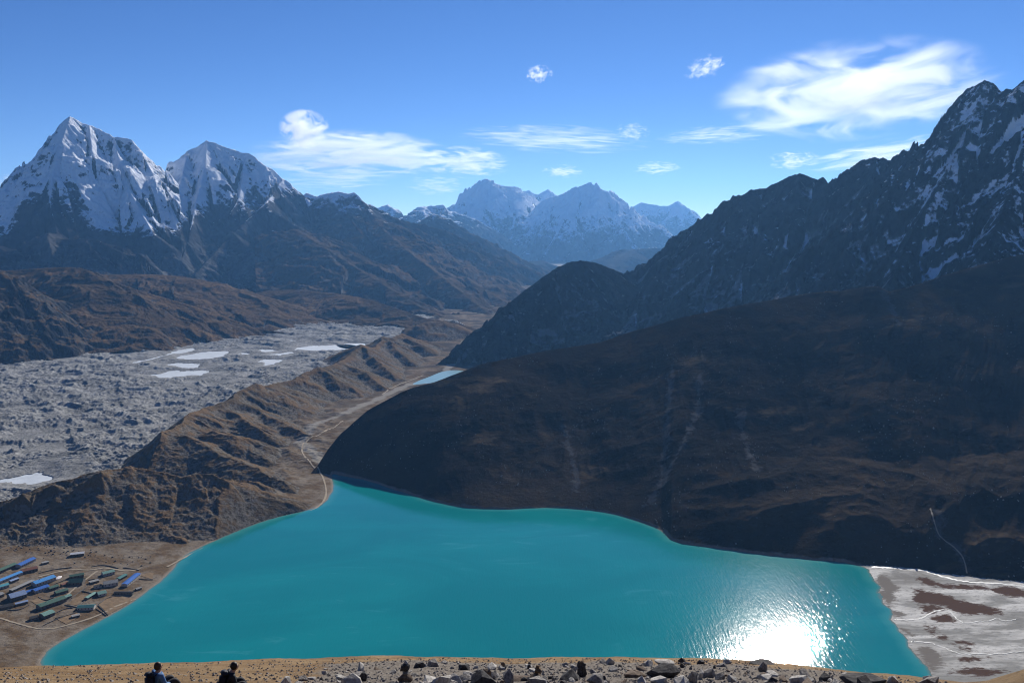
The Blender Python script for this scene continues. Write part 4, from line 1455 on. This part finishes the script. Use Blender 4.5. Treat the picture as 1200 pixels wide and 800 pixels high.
house('long dark blue roofed lodge at the top left of the village', (145, 185), (262, 128), 9, 'blue', PLASTER, 3.4)
house('long green roofed lodge at the upper left edge', (-40, 240), (118, 172), 8, 'green', STONE, 3.0)
house('very long blue roofed lodge below the green one at the left edge', (-30, 312), (165, 232), 7, 'bright', PLASTER, 3.0)
house('rust red roofed house between two blue lodges', (170, 222), (290, 195), 10, 'rust', STONE, 3.2, chimney=True)
house('little blue roofed hut below the very long blue lodge', (78, 300), (140, 276), 5, 'pale', STONE, 2.4)
house('turquoise roofed house at the left edge', (-30, 352), (65, 325), 8, 'cyan', PLASTER, 3.0)
house('long low grey roofed building in the left of the village', (85, 368), (262, 288), 6, 'grey', STONE, 2.4, .12)
house('bright sky blue roofed lodge in the middle of the left cluster', (262, 318), (420, 262), 11, 'bright', PLASTER, 3.8, chimney=True)
house('deep blue roofed lodge in front of the bright sky blue one', (262, 368), (372, 330), 9, 'blue', PLASTER, 3.2)
house('small dark blue hut at the left end of the deep blue lodge', (200, 378), (258, 360), 6, 'blue', STONE, 2.4)
house('big pale blue grey barn at the lower left', (72, 425), (195, 390), 14, 'pale', STONE, 4.0, .5)
house('dark green shed in the shadow of the pale blue barn', (5, 490), (105, 470), 9, 'dark', STONE, 2.6)
house('green roofed house at the top of the middle cluster', (545, 250), (655, 232), 8, 'green', STONE, 3.0)
house('broad dark green roofed house below the top green one', (548, 290), (655, 285), 13, 'green', STONE, 3.4, .5, chimney=True)
house('small green roofed cottage left of the middle fields', (432, 375), (525, 348), 8, 'green', STONE, 2.8)
house('large green roofed lodge with a long dark wall', (300, 485), (500, 415), 11, 'green', STONE, 4.2, .3, chimney=True)
house('green roofed house at the foot of the large green lodge', (325, 550), (408, 518), 11, 'lgreen', STONE, 3.2)
house('black roofed hut at the bottom of the village', (236, 565), (295, 550), 7, 'dark', STONE, 2.4)
house('teal roofed house with a bright ridge beside the lower field', (610, 475), (740, 468), 9, 'teal', PLASTER, 3.2)
house('small pale green cottage near the middle of the shore', (762, 372), (826, 358), 10, 'lgreen', PLASTER, 2.8)
house('narrow grey green shed beside the small pale green cottage', (672, 405), (742, 362), 5, 'lgreen', STONE, 2.3)
house('slate grey roofed lodge in the right cluster', (808, 300), (920, 280), 11, 'grey', PLASTER, 3.6, .4)
house('pale green roofed lodge at the top of the right cluster', (800, 222), (888, 200), 9, 'lgreen', PLASTER, 3.2)
house('small teal hut left of the long blue roof by the shore', (920, 255), (980, 222), 6, 'teal', STONE, 2.4)
house('long bright blue roof standing nearest the shore', (972, 300), (1076, 216), 8, 'blue', PLASTER, 3.0, .3)
house('white roofed building alone behind the village', (552, 82), (660, 70), 8, 'white', STONE, 3.0, .3)
house('low dark shed along the shore field', (895, 352), (1040, 352), 5, 'dark', STONE, 2.2)

house('grey roofed lodge at the far left edge, below the turquoise one', (-60, 425), (20, 395), 8, 'grey', STONE, 3.0)
house('small rust roofed hut left of the broad dark green house', (480, 315), (525, 298), 5, 'rust', STONE, 2.6)
house('low grey store house below the slate grey lodge', (700, 285), (770, 268), 6, 'grey', STONE, 2.2, .15)
house('small white walled hut left of the slate grey lodge', (735, 318), (790, 305), 6, 'dark', PLASTER, 2.6)
house('dark green lodge half hidden under the deep blue roof', (380, 345), (450, 322), 7, 'green', STONE, 2.8)
house('pale blue grey hut beside the big pale barn', (120, 465), (215, 440), 5, 'pale', STONE, 2.4)
house('grey ruined hut on the slope above the rust red house', (330, 150), (380, 138), 5, 'grey', STONE, 2.0, .1)
house('small green annex at the right end of the large green lodge', (500, 405), (550, 388), 7, 'lgreen', STONE, 2.6)
house('little grey hut in the field by the long bright blue roof', (1060, 320), (1100, 306), 4, 'grey', STONE, 2.0)
house('grey slab roofed byre in front of the teal house', (560, 540), (620, 525), 5, 'grey', STONE, 2.0, .15)


def stone_wall(label, pts):
    q = [c6(*p) for p in pts]
    bm = bmesh.new()
    rings = []
    for i, p in enumerate(resample(q, 2)):
        rings.append(p)
    n = len(rings)
    prev = None
    for i, p in enumerate(rings):
        a, b = rings[max(0, i - 1)], rings[min(n - 1, i + 1)]
        tx, ty = b[0] - a[0], b[1] - a[1]
        l = math.hypot(tx, ty) + 1e-9
        ox, oy = -ty / l * .55, tx / l * .55
        z = zat(p[0], p[1])
        h = 1.25 + random.uniform(-.2, .25)
        ring = [bm.verts.new(v) for v in ((p[0] - ox, p[1] - oy, z - .4), (p[0] - ox * .7, p[1] - oy * .7, z + h), (p[0] + ox * .7, p[1] + oy * .7, z + h), (p[0] + ox, p[1] + oy, z - .4))]
        if prev:
            for k in range(4): bm.faces.new([prev[k], prev[(k + 1) % 4], ring[(k + 1) % 4], ring[k]])
        else:
            bm.faces.new(ring[::-1])
        prev = ring
    bm.faces.new(prev)
    return tag(bm_obj('stone_wall', bm, STONE, None), label, 'stone wall', 'dry stone walls round the village fields')


stone_wall('dry stone wall along the upper side of the big shore field', [(750, 470), (830, 510)])
stone_wall('dry stone wall between the teal house and the large green lodge', [(505, 450), (600, 465)])
stone_wall('long dry stone wall running down beside the middle field', [(520, 420), (660, 330)])
stone_wall('dry stone wall from the teal house up to the grey green shed', [(590, 480), (660, 420)])
stone_wall('dry stone wall along the terrace under the large green lodge', [(420, 520), (510, 475), (570, 470)])
stone_wall('lowest dry stone wall above the shore strip', [(340, 605), (450, 555), (600, 500)])
stone_wall('dry stone wall right of the long bright blue roof', [(1085, 240), (1150, 242), (1195, 236)])
stone_wall('curved dry stone wall behind the right cluster', [(715, 160), (780, 145), (850, 150), (925, 165)])
stone_wall('dry stone wall behind the right cluster, right of the curved one', [(960, 160), (1030, 163), (1085, 175)])
stone_wall('short dry stone wall beside the slate grey lodge', [(640, 345), (730, 360)])
stone_wall('dry stone wall left of the top green house', [(300, 400), (360, 425), (420, 400)])
stone_wall('dry stone wall beyond the rust red house', [(300, 225), (420, 190), (560, 170)])
stone_wall('dry stone wall between the middle fields', [(560, 400), (690, 300), (770, 235)])

stone_wall('dry stone wall along the top of the bare field by the shore', [(765, 440), (850, 378), (950, 372)])
stone_wall('dry stone wall down the left side of the bare field by the shore', [(765, 445), (842, 505)])
stone_wall('dry stone wall below the large green lodge, second from the shore', [(430, 555), (520, 528), (590, 508)])
stone_wall('dry stone wall behind the broad dark green house', [(430, 300), (520, 262), (600, 222)])
stone_wall('dry stone wall in front of the big pale blue grey barn', [(60, 500), (160, 495), (225, 460)])
stone_wall('dry stone wall between the bright sky blue lodge and the middle cluster', [(430, 300), (470, 330), (440, 350)])
stone_wall('dry stone wall left of the slate grey lodge, above the path', [(690, 262), (740, 250), (795, 246)])

# fields inside the walls
FIELD = plain('bare brown field', (0.235, 0.165, 0.10), .95, .3, 6, .1)
for q in [[(770, 440), (850, 375), (1060, 375), (960, 440), (845, 500)], [(520, 440), (640, 370), (690, 375), (600, 450)], [(430, 550), (590, 505), (640, 520), (520, 590)], [(1090, 215), (1160, 190), (1200, 190), (1190, 235)], [(440, 310), (525, 270), (540, 300), (470, 335)], [(240, 430), (300, 405), (360, 430), (300, 460)], [(690, 330), (760, 270), (800, 285), (740, 330)]]:
    pts = [c6(*p) for p in q]
    bm = bmesh.new()
    f = bm.faces.new([bm.verts.new(p) for p in pts])
    bmesh.ops.triangulate(bm, faces=bm.faces)
    for _ in range(4): bmesh.ops.subdivide_edges(bm, edges=list(bm.edges), cuts=1, use_grid_fill=True)
    xy = np.array([v.co[:2] for v in bm.verts])
    for v, z in zip(bm.verts, near(xy[:, 0], xy[:, 1])[0]): v.co.z = z + .45
    tag(bm_obj('field', bm, FIELD, None, True), kind='structure')

for q in [[(0, 560), (150, 600), (330, 640), (520, 600), (760, 520), (900, 440), (1060, 380)], [(300, 250), (420, 215), (560, 180), (700, 190), (830, 160), (1000, 190), (1100, 160)], [(500, 400), (600, 310), (680, 250), (760, 190)]]:
    ribbon('path', [c6(*p) for p in q], 3.5, TRAIL, .45)

# white tarpaulin heaps beside the bright blue lodge
bm = bmesh.new()
a = c6(455, 252)
bmesh.ops.create_icosphere(bm, subdivisions=3, radius=1)
for v in bm.verts:
    n = 1 + .25 * mnoise(v.co * 2.3)
    v.co = Vector((a[0] + v.co.x * 4.2 * n, a[1] + v.co.y * 9 * n, zat(a[0], a[1]) + max(-.2, v.co.z) * 2.2 * n))
tag(bm_obj('tarpaulin', bm, plain('white tarpaulin', (.66, .62, .62), .7, .2, 2), None, True), 'crumpled white tarpaulin heap right of the bright sky blue lodge', 'tarpaulin')

# boulders strewn between the village and the moraine
BM = [rock_me(600 + i, rock_mat('boulder %d' % i, *c), 20, .75) for i, c in enumerate([((.05, .05, .052), (.11, .108, .105)), ((.10, .095, .09), (.2, .19, .18)), ((.03, .03, .034), (.07, .068, .07))])]
rg = random.Random(9)
for i in range(110):
    if i < 60:
        a, b = rg.uniform(330, 760), rg.gauss(62, 26)
    elif i < 85:
        a, b = rg.uniform(800, 1190), rg.uniform(60, 150)
    else:
        a, b = rg.uniform(0, 330), rg.uniform(5, 70)
    x, y, _ = c6(a, b)
    s = rg.uniform(1.6, 4.6)
    tag(place_rock('boulder', rg.choice(BM), (x, y, zat(x, y)), s), 'dark boulder strewn on the flat between the village and the moraine', 'boulder', 'boulders behind the village')

# scattered pale blocks on the dark hillside, far too small and many to count
bm = bmesh.new()
rg = np.random.default_rng(3)
hx, hy, hz = X[own == 3], Y[own == 3], Z[own == 3]
hr, ht = np.hypot(hx, hy), hx / hy
w_ = np.clip(fbm(hx, hy, 180, 4, .5, 77) * 2 + .1, 0, 1) * (hz > 3) * (hr < np.interp(ht, HC_T, HC_R))
idx = rg.choice(len(hx), 1700, p=w_ / w_.sum())
for i in idx:
    s = float(rg.uniform(.5, 1.7)) * (1.7 if rg.random() < .08 else 1)
    c = Vector((hx[i] + rg.uniform(-2, 2), hy[i] + rg.uniform(-2, 2), hz[i]))
    vs = [bm.verts.new(c + Vector((math.cos(k * 1.57 + i) * s * rg.uniform(.6, 1.2), math.sin(k * 1.57 + i) * s * rg.uniform(.6, 1.2), -s * .4))) for k in range(4)]
    tp = [bm.verts.new(v.co * .55 + c * .45 + Vector((0, 0, s * rg.uniform(.8, 1.2)))) for v in vs]
    for k in range(4): bm.faces.new([vs[k], vs[(k + 1) % 4], tp[(k + 1) % 4], tp[k]])
    bm.faces.new(tp)
tag(bm_obj('scree', bm, plain('pale blocks', (.30, .29, .27), .9, .4, 3, .1)), kind='stuff')

# ================================================================ CLOUDS
def cloud(label, px, py, rx, ry, dens=1.0, nscale=2.2, cover=.5, stretch=1.0, edge=.3, tilt=0.0, depth=.7, seed=0, top=2420.0):
    u, f, dz = ray(px, py)
    k = dz / math.hypot(u, f)
    d = (top + 150 - CAM_Z) / max(.01, k)
    d = d / (1 - ry / FPX / k * .9) if k > ry / FPX * 1.2 else d * 1.5
    c = P(px, py, d)
    sl_ = math.hypot(d, c[2] - CAM_Z) / FPX
    sl_ *= 1 / math.sqrt(1 + ((px - 600) / FPX) ** 2 * 0.5)
    m = NT('cloud vapour')
    nscale *= 1.7
    vec = m.mapped((nscale, nscale * .3, nscale * stretch), loc=(seed * 3.7, seed * 1.3, seed * 2.1))
    n = m.noise(1.0, 9, .64, vec=vec, dist=.8)
    ln = m.n('ShaderNodeVectorMath', operation='LENGTH')
    m.set(ln.inputs[0], m.pos())
    fall = m.math('SUBTRACT', 1.0, ln.outputs['Value'])
    v = m.math('ADD', m.math('MULTIPLY', fall, 1.0), m.math('MULTIPLY', m.math('SUBTRACT', n, .5), 5.2))
    dn = m.ramp(v, .78 - cover, 1.35 - cover + edge)
    dn = m.math('MULTIPLY', dn, m.ramp(fall, 0, .25))
    W, Hh = rx * sl_, ry * sl_
    Dp = max(Hh * 1.5, W * depth * .5)
    dn = m.math('MULTIPLY', dn, dens * 1.1 / (Dp * 2))
    vs = m.n('ShaderNodeVolumeScatter')
    vs.inputs['Color'].default_value = (1, 1, 1, 1)
    vs.inputs['Anisotropy'].default_value = .38
    m.set(vs.inputs['Density'], dn)
    m.t.links.new(vs.outputs[0], m.out.inputs['Volume'])
    bm = bmesh.new()
    bmesh.ops.create_icosphere(bm, subdivisions=3, radius=1)
    o = bm_obj('cloud', bm, m.m, None, True)
    o.location = c
    o.scale = (W, Dp, Hh)
    o.rotation_euler = (0, tilt, -math.atan2(c[0], c[1]))
    return tag(o, label, 'cloud')


cloud('small round white cloud puff standing on the left cloud bank', 357, 152, 30, 24, 2.4, 1.1, .98, 1, .35, 0, 1.0, 23)
cloud('long white cloud bank above the left gap between the peaks', 412, 182, 120, 32, 2.0, 1.3, .95, 1.9, .5, 0, .5, 2)
cloud('hooked white cloud at the right end of the left bank', 545, 190, 58, 20, 1.9, 1.5, .64, 1.6, .4, .06, .5, 3)
cloud('low thin cloud strip under the left cloud bank', 388, 214, 75, 12, 1.0, 1.8, .5, 2, .4, 0, .5, 4)
cloud('small thin cloud below the hooked cloud', 512, 217, 42, 14, .9, 1.8, .5, 2, .4, 0, .5, 5)
cloud('thin veil of cloud streaks in the middle of the sky', 650, 163, 120, 18, 1.0, 1.9, .6, 2.5, .4, .05, .5, 6)
cloud('tiny bright cloud high in the middle of the sky', 632, 87, 17, 11, 1.6, 1.6, .55, 1, .3, 0, 1, 7)
cloud('tiny torn cloud high up, right of the middle', 826, 79, 26, 14, 1.3, 2.0, .5, 1, .3, -.3, 1, 8)
cloud('large bright white cloud beside the right hand summit', 1000, 106, 158, 58, 1.9, 1.35, .98, 1.3, .7, -.05, .5, 9)
cloud('long thin cloud below the large white cloud', 1045, 180, 105, 18, 1.5, 1.5, .72, 1.5, .4, -.12, .5, 10)
cloud('small white cloud above the dark rock crest', 930, 188, 32, 12, 1.4, 1.6, .56, 1, .35, 0, .7, 11)
cloud('small flat cloud above the far twin peaks', 660, 201, 28, 9, 1.5, 1.6, .56, 1.3, .35, 0, .7, 12)
cloud('small flat cloud right of the far twin peaks', 770, 197, 32, 9, 1.1, 1.8, .52, 1.3, .35, 0, .7, 13)
cloud('faint small cloud between the veil and the large cloud', 742, 154, 22, 12, .8, 1.8, .5, 1.2, .4, 0, .7, 14)
cloud('faint cloud streak left of the large white cloud', 842, 158, 80, 13, .9, 2.0, .5, 2, .4, -.03, .5, 15)
cloud('white cloud at the left edge of the sky', 10, 214, 34, 11, 1.3, 1.6, .55, 1.3, .35, 0, .7, 16)
